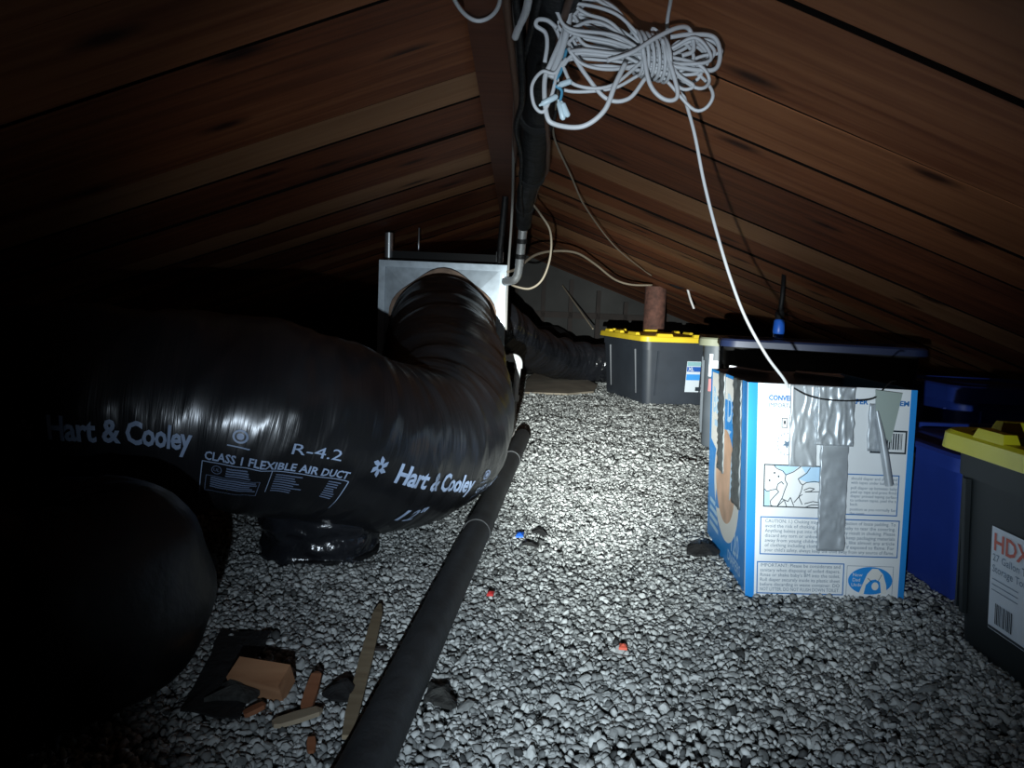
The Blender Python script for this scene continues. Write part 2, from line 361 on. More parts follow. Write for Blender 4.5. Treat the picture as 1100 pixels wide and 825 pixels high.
def fill(e, end, a, b, seed):
    rr = random.Random(seed); e = list(e)
    while e[-1] < end: e.append(e[-1] + rr.uniform(a, b))
    return e
eL = fill([-1.3, -1.08, -0.86, -0.64, -0.42, -0.2, 0.02, 0.24, 0.46, 0.68, 0.92, 1.15, 1.38, 1.61, 1.80, 2.08, 2.38, 2.62, 2.86, 3.08, 3.30], 8.0, 0.19, 0.25, 3)
eR = fill([-1.3, -1.05, -0.8, -0.55, -0.3, -0.05, 0.2, 0.45, 0.70, 0.99, 1.31, 1.56, 1.77, 2.02, 2.24, 2.48, 2.72, 2.92], 8.0, 0.19, 0.25, 4)
boards(eL, -1, {13, 16, 18, 22, 27}, 100); boards(eR, 1, {14, 17, 19, 23, 24, 28}, 300)
mb = MB()                                  # closed roof deck above the boards
for s in (-1, 1):
    a = [(0, -1.3, ZR + 0.03), (s * 3.1, -1.3, ZR + 0.03 - 3.1 * SLOPE), (s * 3.1, 8.1, ZR + 0.03 - 3.1 * SLOPE), (0, 8.1, ZR + 0.03)]
    if s < 0: a = a[::-1]
    mb.quad_box(a, [(x, y, z + 0.03) for x, y, z in a])
mb.build('roof_deck', M['stud'], ce)
MB().box((-0.0575, 3.35, 1.03), (0.075, 9.3, 0.075)).build('ridge_beam', M['beam'], ce)
wf = struct(MB().quad_box([(-3.1, 7.6, -0.05), (3.1, 7.6, -0.05), (3.1, 7.68, -0.05), (-3.1, 7.68, -0.05)],
            [(-3.1, 7.6, 0.02), (3.1, 7.6, 0.02), (3.1, 7.68, 0.02), (-3.1, 7.68, 0.02)]).add(
            [(-3.05, 7.62, 0), (3.05, 7.62, 0), (0, 7.62, ZR + 0.03), (-3.05, 7.66, 0), (3.05, 7.66, 0), (0, 7.66, ZR + 0.03)],
            [(0, 1, 2), (5, 4, 3), (0, 3, 4, 1), (1, 4, 5, 2), (2, 5, 3, 0)]).build('wall_far', M['wall']))
for x in np.arange(-1.35, 1.5, 0.27):
    MB().box((x, 7.58, (ZR - abs(x) * SLOPE) / 2 - 0.02), (0.04, 0.06, ZR - abs(x) * SLOPE - 0.08)).build('stud', M['stud'], wf)
MB().box((0, 7.565, 0.46), (3.0, 0.03, 0.06)).build('cross_rail', M['stud'], wf)
struct(MB().add([(-3.1, -1.25, -0.05), (3.1, -1.25, -0.05), (0, -1.25, ZR + 0.04), (-3.1, -1.3, -0.05), (3.1, -1.3, -0.05), (0, -1.3, ZR + 0.04)],
    [(2, 1, 0), (3, 4, 5), (1, 4, 3, 0), (2, 5, 4, 1), (0, 3, 5, 2)]).build('wall_back', M['stud']))

# ================================================================== flexible ducts
class Duct:
    def __init__(s, pts, r, seed=0, lump=0.015, fine=0.0016, squash=1.0):
        s.P = spline(pts, 40); s.r = r; s.seed = seed; s.lump = lump; s.fine = fine; s.squash = squash
        s.S = [0.0]
        for i in range(1, len(s.P)): s.S.append(s.S[-1] + (s.P[i] - s.P[i - 1]).length)
        s.K = [0.0] * len(s.P)
        for i in range(6, len(s.P) - 6):
            a_ = (s.P[i] - s.P[i - 6]).normalized(); b_ = (s.P[i + 6] - s.P[i]).normalized(); s.K[i] = a_.angle(b_, 0) / max(1e-6, (s.P[i + 6] - s.P[i - 6]).length / 2)
        s.L = s.S[-1]; s.Sa = np.array(s.S); s.Pa = np.array([p[:] for p in s.P])
    def pos(s, t): return Vector([float(np.interp(t, s.Sa, s.Pa[:, k])) for k in range(3)])
    def frame(s, t):
        e = 0.03; T = (s.pos(min(t + e, s.L)) - s.pos(max(t - e, 0))).normalized()
        B = T.cross(Vector((0, 0, 1))).normalized(); U = B.cross(T).normalized()
        return s.pos(t), T, -B, U
    def radius(s, t, phi):
        c = math.cos(phi); d = math.sin(phi); k = s.seed
        lump = noise.noise((t * 7.5 + k, c * 0.8, d * 0.8)) * s.lump * (0.55 + 0.9 * max(0, d))
        sag = -abs(math.sin((t + 0.02 * math.sin(3 * phi)) * PI / 0.135)) ** 0.6 * 0.004
        f1 = noise.noise((t * 34 + 1.2 * math.sin(phi * 2 + k), c * 0.9 + k, d * 0.9)) * s.fine * 1.3
        f2 = (0.5 - abs(noise.noise((t * 95 + 1.5 * c, c * 1.1, d * 1.1 + k)))) * s.fine * 0.8
        kap = min(1.0, float(np.interp(t, s.Sa, s.K)) / 3.5)
        f3 = (0.25 - abs(noise.noise((t * 22 + 0.8 * d, c * 1.3 + k, d * 1.3)))) * 0.011 * kap
        return s.r + lump + sag + f1 + f2 + f3
    def at(s, fr, t, phi, off=0.0):
        p, T, A, U = fr; rr = s.radius(t, phi) + off
        return p + A * (math.cos(phi) * rr) + U * (math.sin(phi) * rr * s.squash)
    def mesh(s, ds=0.006, n=120):
        m = max(8, int(s.L / ds)); rings = []
        for i in range(m + 1):
            t = s.L * i / m; fr = s.frame(t); rings.append([s.at(fr, t, PI + 2 * PI * k / n) for k in range(n)])
        return rings
    def build(s, name, m, parent, ds=0.006, n=120):
        rings = s.mesh(ds, n); o = MB().loft(rings).build(name, m, parent, True); me = o.data
        uv = me.uv_layers.new(name='along'); vi = np.empty(len(me.loops), np.int32); me.loops.foreach_get('vertex_index', vi)
        st = s.L / (len(rings) - 1); uv.data.foreach_set('uv', np.column_stack([vi // n * st, vi % n * (2 * PI * s.r / n)]).astype(np.float32).reshape(-1))
        return o
    def wrap(s, flat, W, tL, tR, pL, pR, off=0.0022, step=0.008):     # text of width W runs from (tL, pL) to (tR, pR)
        vs, fs = grid_cut(*flat, step); out = []
        for x, y in vs:
            k = x / W; t = tL + (tR - tL) * k; phi = pL + (pR - pL) * k + y / s.r
            out.append(s.at(s.frame(t), t, phi, off))
        return MB().add(out, fs)

MAIN = [(-0.291, 3.12, 0.473), (-0.255, 2.7, 0.42), (-0.195, 2.25, 0.308), (-0.195, 1.93, 0.217), (-0.297, 1.7, 0.231),
        (-0.433, 1.55, 0.294), (-0.613, 1.48, 0.33), (-0.82, 1.46, 0.331), (-1.133, 1.52, 0.298), (-1.60, 1.70, 0.25)]
duct = thing('flexible_duct', 'large black flexible air duct with pale lettering, bending out of the metal plenum', 'duct', (-0.3, 1.65, 0.0))
DM = Duct(MAIN, 0.193, 3.3)
jk = DM.build('jacket', M['jacket'], duct, 0.0055, 128)
# ---- printing on the main duct: (t along the duct from the plenum, phi around it)
def logo_hc(sz):                        # six-bladed pinwheel mark
    it = []
    for k in range(6):
        a = 2 * PI * k / 6 + 0.3; c, d = math.cos(a), math.sin(a)
        blade = [(0.10, -0.10), (0.42, -0.02), (0.50, 0.22), (0.30, 0.20), (0.12, 0.10)]
        it.append(([((x * c - y * d) * sz, (x * d + y * c) * sz) for x, y in blade], [(0, 1, 2, 3, 4)]))
    return join2(*it)
def emblem(sz):
    it = [ell2(0, 0, sz, sz, 24)]
    return it[0]
def ring2(cx, cy, r0, r1, n=24):
    return ([(cx + r * math.cos(2 * PI * k / n), cy + r * math.sin(2 * PI * k / n)) for r in (r0, r1) for k in range(n)],
            [(k, (k + 1) % n, n + (k + 1) % n, n + k) for k in range(n)])
def brand(sz): return text_mesh('Hart & Cooley', sz, bold=sz * 0.029, sx=0.74, spacing=0.95)
def class_panel(sc, wd=0.24, ht=0.075, fine=True):
    a = join2(shift2(text_mesh('CLASS 1 FLEXIBLE AIR DUCT', 0.0225 * sc, bold=0.0005, sx=0.93), 0, 0.006))
    b = join2(strip2((0, 0), (wd * sc, 0), 0.0016), strip2((0, 0), (0, -ht * sc), 0.0016), strip2((wd * sc, 0), (wd * sc, -ht * sc), 0.0016),
              strip2((wd * sc * 0.47, 0), (wd * sc * 0.47, -ht * sc * 0.7), 0.0012))
    it = [ring2(0.026 * sc, -0.014 * sc, 0.0075 * sc, 0.0088 * sc), shift2(text_mesh('UL', 0.009 * sc), 0.0205 * sc, -0.017 * sc)]
    rr = random.Random(5)
    for k in range(4): it.append(strip2((0.042 * sc, -(0.007 + 0.005 * k) * sc), ((0.062 + rr.uniform(0, 0.022)) * sc, -(0.007 + 0.005 * k) * sc), 0.0028 * sc))
    for k in range(5): it.append(strip2((0.018 * sc, -(0.032 + 0.0052 * k) * sc), ((0.085 + rr.uniform(0, 0.012)) * sc, -(0.032 + 0.0052 * k) * sc), 0.0030 * sc))
    it.append(frame2(0.009 * sc, -0.065 * sc, 0.100 * sc, -0.027 * sc, 0.0011))
    for k in range(8):
        y = -(0.008 + 0.0056 * k) * sc
        it.append(strip2((0.120 * sc, y), ((0.148 + rr.uniform(0, 0.02)) * sc, y), 0.0024 * sc)); it.append(strip2((0.205 * sc, y), ((0.222 + rr.uniform(0, 0.008)) * sc, y), 0.0024 * sc))
    return a, b, join2(*it)
def width2(it): return max(v[0] for v in it[0])
def put(duct_, parent, name, flat, m, W, tL, tR, pL, pR, **k):
    return duct_.wrap(flat, W, tL, tR, pL, pR, **k).build(name, m, parent)
b_ = brand(0.057); Wb = width2(b_)
put(DM, duct, 'brand_lettering', b_, M['print'], Wb, 1.578, 1.362, -0.33, -0.46)
put(DM, duct, 'brand_lettering', b_, M['print'], Wb, 2.055, 1.868, -0.17, -0.24)
lg = shift2(logo_hc(0.042), 0, 0)
put(DM, duct, 'pinwheel_logo', lg, M['print'], 0.04, 1.612, 1.585, -0.20, -0.22)
lg2 = logo_hc(0.042)
put(DM, duct, 'pinwheel_logo', lg2, M['print'], 0.04, 2.085, 2.058, -0.10, -0.12)
t12 = text_mesh('12"', 0.046, bold=0.0011, sx=0.8, shear=0.25); W = width2(t12)
put(DM, duct, 'size_lettering', t12, M['print'], W, 1.528, 1.467, -0.84, -0.80)
r42 = text_mesh('R-4.2', 0.030, sx=0.95); W = width2(r42)
put(DM, duct, 'rating_lettering', r42, M['print'], W, 1.742, 1.675, -0.17, -0.20)
ca, cb, cc = class_panel(1.0); W = width2(cb)
put(DM, duct, 'class_lettering', ca, M['print'], width2(ca), 1.848, 1.652, -0.34, -0.42)
put(DM, duct, 'panel_outline', cb, M['print'], W, 1.850, 1.648, -0.33, -0.41)
put(DM, duct, 'fine_print', cc, M['print_dim'], W, 1.850, 1.648, -0.33, -0.41)['kind'] = 'stuff'
put(DM, duct, 'class_lettering', ca, M['print'], width2(ca), 1.332, 1.13, -0.58, -0.64)
put(DM, duct, 'panel_outline', cb, M['print_dim'], W, 1.334, 1.13, -0.60, -0.66)
em = join2(ring2(0, 0, 0.009, 0.0125), ell2(0, 0, 0.006, 0.006, 16), strip2((-0.018, -0.019), (0.018, -0.019), 0.0022))
put(DM, duct, 'round_emblem', em, M['print'], 0.04, 1.805, 1.772, -0.06, -0.08)
put(DM, duct, 'round_emblem', em, M['print_dim'], 0.04, 1.318, 1.28, -0.30, -0.32)
# tan insulation collar where the duct meets the plenum
fr = [DM.frame(0.015), DM.frame(0.07)]
rg = [[f[0] + (f[2] * math.cos(a) + f[3] * math.sin(a)) * (0.208 + 0.01 * math.sin(5 * a)) for a in np.linspace(0, 2 * PI, 48, endpoint=False)] for f in fr]
MB().loft(rg).build('insulation_collar', M['insul'], duct, True, 40)

# lower black duct in the left foreground
LOW = [(-1.6, 1.12, 0.15), (-1.05, 1.06, 0.155), (-0.70, 1.03, 0.155), (-0.545, 1.0, 0.155), (-0.54, 0.925, 0.15), (-0.69, 0.82, 0.145), (-1.02, 0.68, 0.145), (-1.35, 0.55, 0.145)]
low = thing('flexible_duct', 'dull black flexible duct bend in the left foreground, below the lettered duct', 'duct', (-0.8, 1.0, 0.0))
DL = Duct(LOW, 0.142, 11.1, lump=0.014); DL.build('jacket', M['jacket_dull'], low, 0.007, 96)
# wrapped vertical boot under the main duct
bt = thing('duct_boot', 'short black plastic-wrapped duct boot standing on gravel under the lettered duct', 'duct boot', (-0.37, 1.64, 0))
DB = Duct([(-0.375, 1.64, -0.01), (-0.372, 1.645, 0.06), (-0.37, 1.65, 0.115)], 0.118, 21.7, lump=0.010, fine=0.004)
def boot_mesh():
    rings = []
    for i in range(25):
        t = i / 24; z = -0.005 + t * 0.105; ring = []
        for k in range(96):
            a = 2 * PI * k / 96; c, d = math.cos(a), math.sin(a)
            r = 0.121 - 0.008 * math.sin(PI * t) + 0.011 * noise.noise((c * 1.5, d * 1.5, z * 34)) + 0.007 * (0.5 - abs(noise.noise((c * 3 + z * 18, d * 3, z * 26)))) * 2
            ring.append((-0.405 + c * r * 1.06, 1.64 + d * r, z))
        rings.append(ring)
    return MB().loft(rings)
boot_mesh().build('wrap', M['jacket_crumpled'], bt, True)
bb = MB(); bb.loft([[(-0.405 + math.cos(a) * r * 1.06, 1.64 + math.sin(a) * r, z) for a in np.linspace(0, 2 * PI, 40, endpoint=False)] for r, z in ((0.114, 0.004), (0.121, 0.006), (0.121, 0.014), (0.114, 0.016))])
bb.build('foot_band', M['black'], bt, True, 40)
# far duct on the floor behind the plenum
FAR = [(-0.12, 4.5, 0.43), (-0.02, 4.75, 0.36), (0.15, 5.15, 0.25), (0.40, 5.5, 0.165), (0.72, 5.6, 0.15), (1.2, 5.58, 0.15), (1.6, 5.55, 0.15)]
fd = thing('flexible_duct', 'shiny black flexible duct on the floor beyond the plenum, running behind the far tote', 'duct', (0.5, 5.4, 0))
DF = Duct(FAR, 0.145, 31.3, lump=0.02, fine=0.004); DF.build('jacket', M['jacket_crumpled'], fd, 0.010, 90)
put(DF, fd, 'brand_lettering', brand(0.06), M['print_dim'], width2(brand(0.06)), 0.42, 0.86, 0.12, 0.12, off=0.006, step=0.02)

# ================================================================== sheet metal plenum
pl = thing('plenum', 'galvanised sheet metal plenum with creased square face where the duct enters', 'plenum', (-0.29, 3.35, 0))
xl, xr, yf, yb, z0, z1 = -0.545, -0.045, 3.1, 3.75, 0.0, 0.70
MB().quad_box([(xl, yf + 0.004, z0), (xr, yf + 0.004, z0), (xr, yb, z0), (xl, yb, z0)], [(xl, yf + 0.004, z1), (xr, yf + 0.004, z1), (xr, yb, z1), (xl, yb, z1)]).build('body', M['galv'], pl)
cx, cz = (xl + xr) / 2, 0.455; hb = 0.24
a = [(cx - hb, yf, cz - hb), (cx + hb, yf, cz - hb), (cx + hb, yf, cz + hb), (cx - hb, yf, cz + hb)]
for i in range(4):                                     # cross-broken face: four shallow triangles
    MB().add([a[i], a[(i + 1) % 4], (cx, yf - 0.028, cz), (cx, yf + 0.003, cz)], [(0, 1, 2), (1, 0, 3), (0, 2, 3), (2, 1, 3)]).build('creased_panel', M['galv'], pl)
for (bx0, bz0, bx1, bz1) in ((xl - 0.004, z0, xl + 0.022, z1 + 0.006), (xr - 0.022, z0, xr + 0.006, z1 + 0.006), (xl + 0.022, z1 - 0.02, xr - 0.022, z1 + 0.006)):
    MB().quad_box([(bx0, yf - 0.012, bz0), (bx1, yf - 0.012, bz0), (bx1, yf + 0.01, bz0), (bx0, yf + 0.01, bz0)],
                  [(bx0, yf - 0.012, bz1), (bx1, yf - 0.012, bz1), (bx1, yf + 0.01, bz1), (bx0, yf + 0.01, bz1)]).build('corner_flange', M['galv'], pl)
for k in range(9):
    MB().tube([(xr - 0.008, yf - 0.012, 0.18 + k * 0.06), (xr - 0.008, yf - 0.017, 0.18 + k * 0.06)], 0.004, 8).build('screw', M['conduit'], pl)
mbk = MB().box((cx, 3.5, z1 + 0.03), (0.46, 0.46, 0.05)); mbk.build('top_liner', M['black_matt'], pl)
tag(MB().tube([(-0.545, 3.3, 0.68), (-0.547, 3.3, 0.83)], 0.017, 12).build('steel_rod', M['conduit'], None, True, 40), 'short steel rod rising from the plenum left top corner', 'rod')
tag(MB().tube([(-0.44, 3.45, 0.72), (-0.44, 3.45, 0.87)], 0.004, 6).build('threaded_rod', M['conduit'], None, True), 'thin hanger rod rising behind the plenum top edge', 'rod')
# white drain pipe at the plenum's right side
dp = thing('drain_pipe', 'white plastic drain pipe with elbow at the plenum side', 'pipe', (0.0, 3.1, 0))
MB().tube([(-0.045, 3.12, 0.337), (-0.012, 3.12, 0.336)], 0.013, 14).build('inlet_pipe', M['pvc'], dp, True, 40)
MB().tube([(-0.052, 3.12, 0.337), (-0.034, 3.12, 0.337)], 0.0165, 14).build('red_collar', M['red'], dp, True, 40)
MB().tube(spline([(-0.018, 3.12, 0.336), (0.006, 3.12, 0.335), (0.02, 3.12, 0.322), (0.022, 3.12, 0.295)], 5), 0.018, 14).build('elbow', M['pvc'], dp, True, 50)
MB().tube([(0.022, 3.12, 0.30), (0.014, 3.12, 0.165)], 0.012, 14).build('down_pipe', M['pvc'], dp, True, 40)
MB().tube([(0.0155, 3.12, 0.185), (0.0135, 3.12, 0.160)], 0.017, 14).build('coupling', M['pvc'], dp, True, 40)
MB().tube([(0.0136, 3.12, 0.162), (0.008, 3.12, 0.0)], 0.011, 12).build('lower_pipe', M['grey_cable'], dp, True, 40)

# ================================================================== overhead lines
bu = thing('wrapped_pipe_bundle', 'thick black wrapped pipe bundle under the ridge, ending at steel conduit', 'pipe bundle', (0.03, 2.0, 0.95))
pts = spline([(0.018, -0.9, 0.985), (0.036, 0.4, 0.995), (0.040, 1.2, 0.995), (0.032, 1.6, 0.985), (0.032, 2.0, 0.965), (0.035, 2.25, 0.945), (0.022, 2.55, 0.925), (0.018, 2.8, 0.89), (0.017, 2.9, 0.85)], 10)
rd = [0.036 + 0.010 * max(0, 1.5 - p.y) + 0.007 * noise.noise((0, p.y * 4, 0)) - 0.010 * max(0, (p.y - 2.2)) for p in pts]
MB().tube(pts, rd, 16).build('wrap', M['black'], bu, True)
for q_ in range(4):
    ph = q_ * 1.7 + 2.4
    MB().tube([p + Vector((math.cos(ph + 0.9 * math.sin(p.y * 2.1 + q_)) * (r_ + 0.004), 0, math.sin(ph + 0.9 * math.sin(p.y * 2.1 + q_)) * (r_ + 0.004))) for p, r_ in zip(pts, rd)][10:-12], 0.0055, 7).build('wire_strand', M['black' if q_ % 2 else 'brown_wire'], bu, True)
for y, r in ((1.75, 0.042), (2.33, 0.040), (2.76, 0.033)):
    c = min(pts, key=lambda p: abs(p.y - y)); MB().tube([c + Vector((0, -0.012, 0.003)), c + Vector((0, 0.012, -0.003))], r, 16).build('tie_band', M['black_matt'], bu, True, 40)
MB().tube([(0.017, 2.90, 0.86), (0.008, 2.97, 0.70)], 0.017, 14).build('conduit', M['conduit'], bu, True, 40)
for z in (0.79, 0.735): MB().tube([(0.0125 + (z - 0.76) * 0.05, 2.937 - (z - 0.76) * 0.44, z - 0.008), (0.0125 + (z - 0.76) * 0.05, 2.933 - (z - 0.76) * 0.44, z + 0.008)], 0.020, 14).build('conduit_clamp', M['black'], bu, True, 40)
MB().tube(spline([(0.008, 2.97, 0.70), (0.003, 2.985, 0.665), (-0.012, 3.0, 0.645), (-0.045, 3.05, 0.64)], 6), 0.016, 12).build('conduit_elbow', M['conduit'], bu, True, 40)
c2 = tag(MB().tube([(-0.074, 3.22, 0.71), (-0.072, 3.2, 0.80), (-0.060, 3.18, 0.985)], 0.013, 12).build('black_conduit', M['black'], None, True, 40), 'straight black conduit rising from plenum top to the ridge beam', 'conduit')
MB().tube([(-0.074, 3.222, 0.725), (-0.0735, 3.216, 0.765)], 0.016, 12).build('steel_coupling', M['conduit'], c2, True, 40)
def wire(name, P, r, m, label, cat='wire', group=None, n=7):
    return tag(MB().tube(spline(P, 10), r, n).build(name, M[m], None, True), label, cat, group)
wire('grey_wire', [(-0.022, 0.9, 0.99), (-0.018, 1.5, 0.985), (-0.024, 2.2, 0.985), (-0.028, 2.9, 0.95), (-0.030, 3.06, 0.85), (-0.034, 3.085, 0.72), (-0.036, 3.085, 0.6), (-0.034, 3.08, 0.45)], 0.005, 'grey_cable', 'grey wire running along the ridge then down the plenum edge')
wire('brown_wire', [(-0.038, 0.8, 0.985), (-0.030, 1.15, 0.975), (-0.022, 1.35, 0.962), (-0.016, 1.6, 0.965), (-0.020, 2.0, 0.982), (-0.02, 2.4, 0.985)], 0.0065, 'brown_wire', 'brown wire running beside the black bundle under the ridge beam')
wire('black_wire', [(-0.030, 0.8, 0.978), (-0.012, 1.2, 0.958), (-0.004, 1.45, 0.93), (-0.016, 1.75, 0.945), (0.0, 2.1, 0.945), (0.0, 2.3, 0.93)], 0.006, 'black', 'black wire drooping beneath the ridge bundle')
wire('white_wire', [(-0.112, 1.06, 0.985), (-0.106, 1.14, 0.984), (-0.094, 1.185, 0.980), (-0.076, 1.20, 0.976), (-0.056, 1.19, 0.979), (-0.042, 1.15, 0.983), (-0.036, 1.06, 0.985)], 0.0032, 'white_cable', 'short white wire looped under the ridge beam at the top edge', 'wire')
wire('white_cable', [(0.002, 1.0, 0.955), (-0.003, 1.10, 0.958), (-0.012, 1.16, 0.958), (-0.018, 1.20, 0.955)], 0.006, 'white_cable', 'short white cable stub beside the brown ridge wire', 'cable')
wire('loop_wire', [(0.03, 2.62, 0.905), (0.075, 2.85, 0.885), (0.118, 2.92, 0.83), (0.124, 2.95, 0.74), (0.10, 2.98, 0.655), (0.055, 3.0, 0.617), (0.0, 3.02, 0.622), (-0.04, 3.06, 0.64)], 0.0042, 'cream_wire', 'cream wire looping from the black bundle down to the plenum corner')
wire('sagging_wire', [(-0.036, 3.08, 0.68), (0.0, 3.2, 0.70), (0.079, 3.5, 0.776), (0.18, 3.75, 0.815), (0.305, 4.0, 0.826), (0.43, 4.3, 0.79), (0.579, 4.6, 0.723), (0.70, 4.75, 0.700), (0.836, 4.88, 0.705), (0.86, 4.93, 0.71)], 0.006, 'cream_wire', 'cream wire sagging from plenum corner to the rusty pipe')
wire('thin_wire', [(0.055, 1.35, 0.93), (0.066, 1.6, 0.975), (0.082, 2.10, 1.005), (0.16, 2.5, 0.965), (0.248, 2.9, 0.915), (0.45, 3.6, 0.835), (0.714, 4.4, 0.775), (0.80, 4.6, 0.752)], 0.003, 'cream_wire', 'thin cream wire strung below the right roof boards')
wire('pigtail_wire', [(1.04, 4.72, 0.695), (1.052, 4.72, 0.66), (1.062, 4.70, 0.62), (1.085, 4.70, 0.57)], 0.007, 'white_cable', 'short white wire end hanging right of the rusty pipe', 'wire')
wire('draped_wire', [(0.93, 4.82, 0.735), (0.98, 4.75, 0.70), (1.04, 4.7, 0.695), (1.10, 4.7, 0.70), (1.2, 4.72, 0.67), (1.3, 4.75, 0.61)], 0.009, 'black', 'black wire draped under the roof boards behind the far tote', 'wire')

# ---- coil of white cable
co = thing('cable_coil', 'tangled coil of white cable hung under the roof beside the ridge', 'cable coil', (0.14, 1.2, 0.93))
rr = random.Random(21)
# directions: e1 runs along the coil (towards the right), e2 up
def cpt(u, v, w): return Vector((0.045 + 0.220 * u, 1.135 + w, 0.937 - 0.042 * u + v * 0.95))
for k in range(15):
    x0 = rr.uniform(-0.04, 0.12); x1 = rr.uniform(0.62, 1.03); off = rr.uniform(-0.050, 0.050); hL = rr.uniform(0.010, 0.030); hR = rr.uniform(0.008, 0.026)
    wv = rr.uniform(-0.028, 0.022); pin = 0.62; vp = rr.uniform(-0.012, 0.012)
    P_ = [cpt(x0, off, wv), cpt(x0 + 0.10, off + hL, wv + 0.004), cpt(0.35, off * 0.8 + hL * 0.9, wv), cpt(pin, vp + 0.006, wv * 0.5), cpt(x1 - 0.10, off * 0.6 + hR, wv), cpt(x1, off * 0.6, wv - 0.004),
          cpt(x1 - 0.10, off * 0.6 - hR, wv), cpt(pin, vp - 0.008, wv * 0.5), cpt(0.35, off * 0.8 - hL * 0.7, wv), cpt(x0 + 0.08, off - hL, wv), cpt(x0, off - 0.002, wv)]
    P_ = [p + Vector((rr.uniform(-.004, .004), rr.uniform(-.004, .004), rr.uniform(-.004, .004))) for p in P_]
    P_[-1] = P_[0]
    MB().tube(spline(P_, 8), 0.0026, 7, cap=False).build('cable_loop', M['white_cable'], co, True)
for k in range(6):                                      # wrapping turns
    u = 0.50 + 0.035 * k; P_ = [cpt(u + 0.02 * math.sin(a) - 0.03 * math.cos(a), 0.003 + 0.030 * math.cos(a), -0.032 * math.sin(a)) for a in np.linspace(0, 2 * PI, 13)]
    MB().tube(spline(P_, 4), 0.0026, 7, cap=False).build('wrap_turn', M['white_cable'], co, True)
MB().tube(spline([cpt(0.30, -0.030, -0.035), cpt(0.45, -0.012, -0.040), cpt(0.60, 0.018, -0.038), cpt(0.74, 0.042, -0.03), cpt(0.82, 0.046, -0.02), cpt(0.85, 0.02, -0.02), cpt(0.78, 0.008, -0.02)], 8), 0.0032, 7).build('binding_strand', M['white_cable'], co, True)
MB().tube(spline([cpt(0.70, 0.03, -.02), cpt(0.82, 0.040, -.02), cpt(0.97, 0.045, -.02), cpt(1.02, 0.025, -.02), cpt(1.0, 0.002, -.02), cpt(0.9, -0.006, -.02), cpt(0.72, -0.01, -.02)], 8), 0.0033, 7).build('outer_loop', M['white_cable'], co, True)
MB().tube(spline([cpt(0.52, 0.005, -.03), cpt(0.58, -0.045, -.03), cpt(0.68, -0.062, -.03), cpt(0.76, -0.052, -.03), cpt(0.70, -0.01, -.03), cpt(0.64, 0.02, -.03)], 8), 0.0031, 7).build('outer_loop', M['white_cable'], co, True)
MB().tube(spline([cpt(0.06, -0.02, -.02), cpt(0.18, -0.052, -.02), cpt(0.32, -0.078, -.02), cpt(0.46, -0.070, -.02), cpt(0.56, -0.035, -.02)], 8), 0.0031, 7).build('outer_loop', M['white_cable'], co, True)
MB().tube(spline([cpt(0.42, -0.025, -.03), cpt(0.36, -0.060, -.035), cpt(0.30, -0.10, -.035), cpt(0.17, -0.128, -.03), cpt(0.0, -0.132, -.02), cpt(-0.06, -0.120, -.02), cpt(-0.08, -0.07, -.01), cpt(-0.04, -0.04, -.01), cpt(0.03, 0.01, 0), cpt(0.06, 0.06, 0), cpt(0.07, 0.14, 0)], 8), 0.0036, 8).build('lead', M['white_cable'], co, True)
MB().tube(spline([cpt(-0.04, -0.065, -.01), cpt(0.02, -0.02, -.005), cpt(0.055, 0.03, -.005), cpt(0.055, 0.13, 0)], 8), 0.0052, 8).build('thick_lead', M['white_cable'], co, True)
MB().tube(spline([cpt(-0.02, 0.01, -.005), cpt(-0.08, 0.015, -.01), cpt(-0.14, 0.012, -.012), cpt(-0.15, 0.003, -.012), cpt(-0.09, -0.003, -.01), cpt(-0.075, -0.02, -.01), cpt(-0.085, -0.045, -.01)], 8), 0.0031, 7).build('stray_loop', M['white_cable'], co, True)
MB().tube(spline([cpt(0.03, -0.04, -.02), cpt(-0.02, -0.06, -.02), cpt(-0.10, -0.062, -.02), cpt(-0.16, -0.085, -.02), cpt(-0.14, -0.112, -.02), cpt(-0.08, -0.118, -.02), cpt(-0.03, -0.09, -.02), cpt(0.0, -0.055, -.02), cpt(0.05, -0.035, -.02)], 8), 0.0026, 7).build('stray_loop', M['white_cable'], co, True)
MB().tube(spline([cpt(0.05, -0.02, -.015), cpt(0.02, -0.055, -.02), cpt(-0.02, -0.075, -.02), cpt(0.03, -0.082, -.02), cpt(0.02, -0.10, -.02)], 8), 0.0022, 6).build('blue_lead', M['blue_wire'], co, True)
for (u0, v0, u1, v1) in ((-0.11, -0.112, 0.005, -0.092), (0.0, -0.078, 0.09, -0.066), (0.01, -0.097, 0.05, -0.124), (0.03, -0.098, 0.08, -0.118)):
    A_, B_ = cpt(u0, v0, -0.024), cpt(u1, v1, -0.024); d = (B_ - A_)
    MB().tube([A_, A_ + d * 0.12, A_ + d * 0.2, A_ + d * 0.9, B_], [0.0015, 0.0022, 0.0042, 0.0042, 0.002], 10).build('connector', M['conn'], co, True, 40)

# ---- long white cable dropping into the diaper box
wire('white_cable', [(0.185, 1.02, 0.985), (0.197, 1.12, 0.985), (0.203, 1.17, 0.97), (0.212, 1.19, 0.942), (0.232, 1.205, 0.905), (0.269, 1.25, 0.842), (0.300, 1.29, 0.77), (0.337, 1.33, 0.693), (0.38, 1.375, 0.615), (0.425, 1.42, 0.548), (0.478, 1.45, 0.48), (0.528, 1.475, 0.428), (0.545, 1.50, 0.39), (0.55, 1.52, 0.31)], 0.0028, 'white_cable', 'long white cable hanging from the roof into the open diaper box', 'cable', n=9)

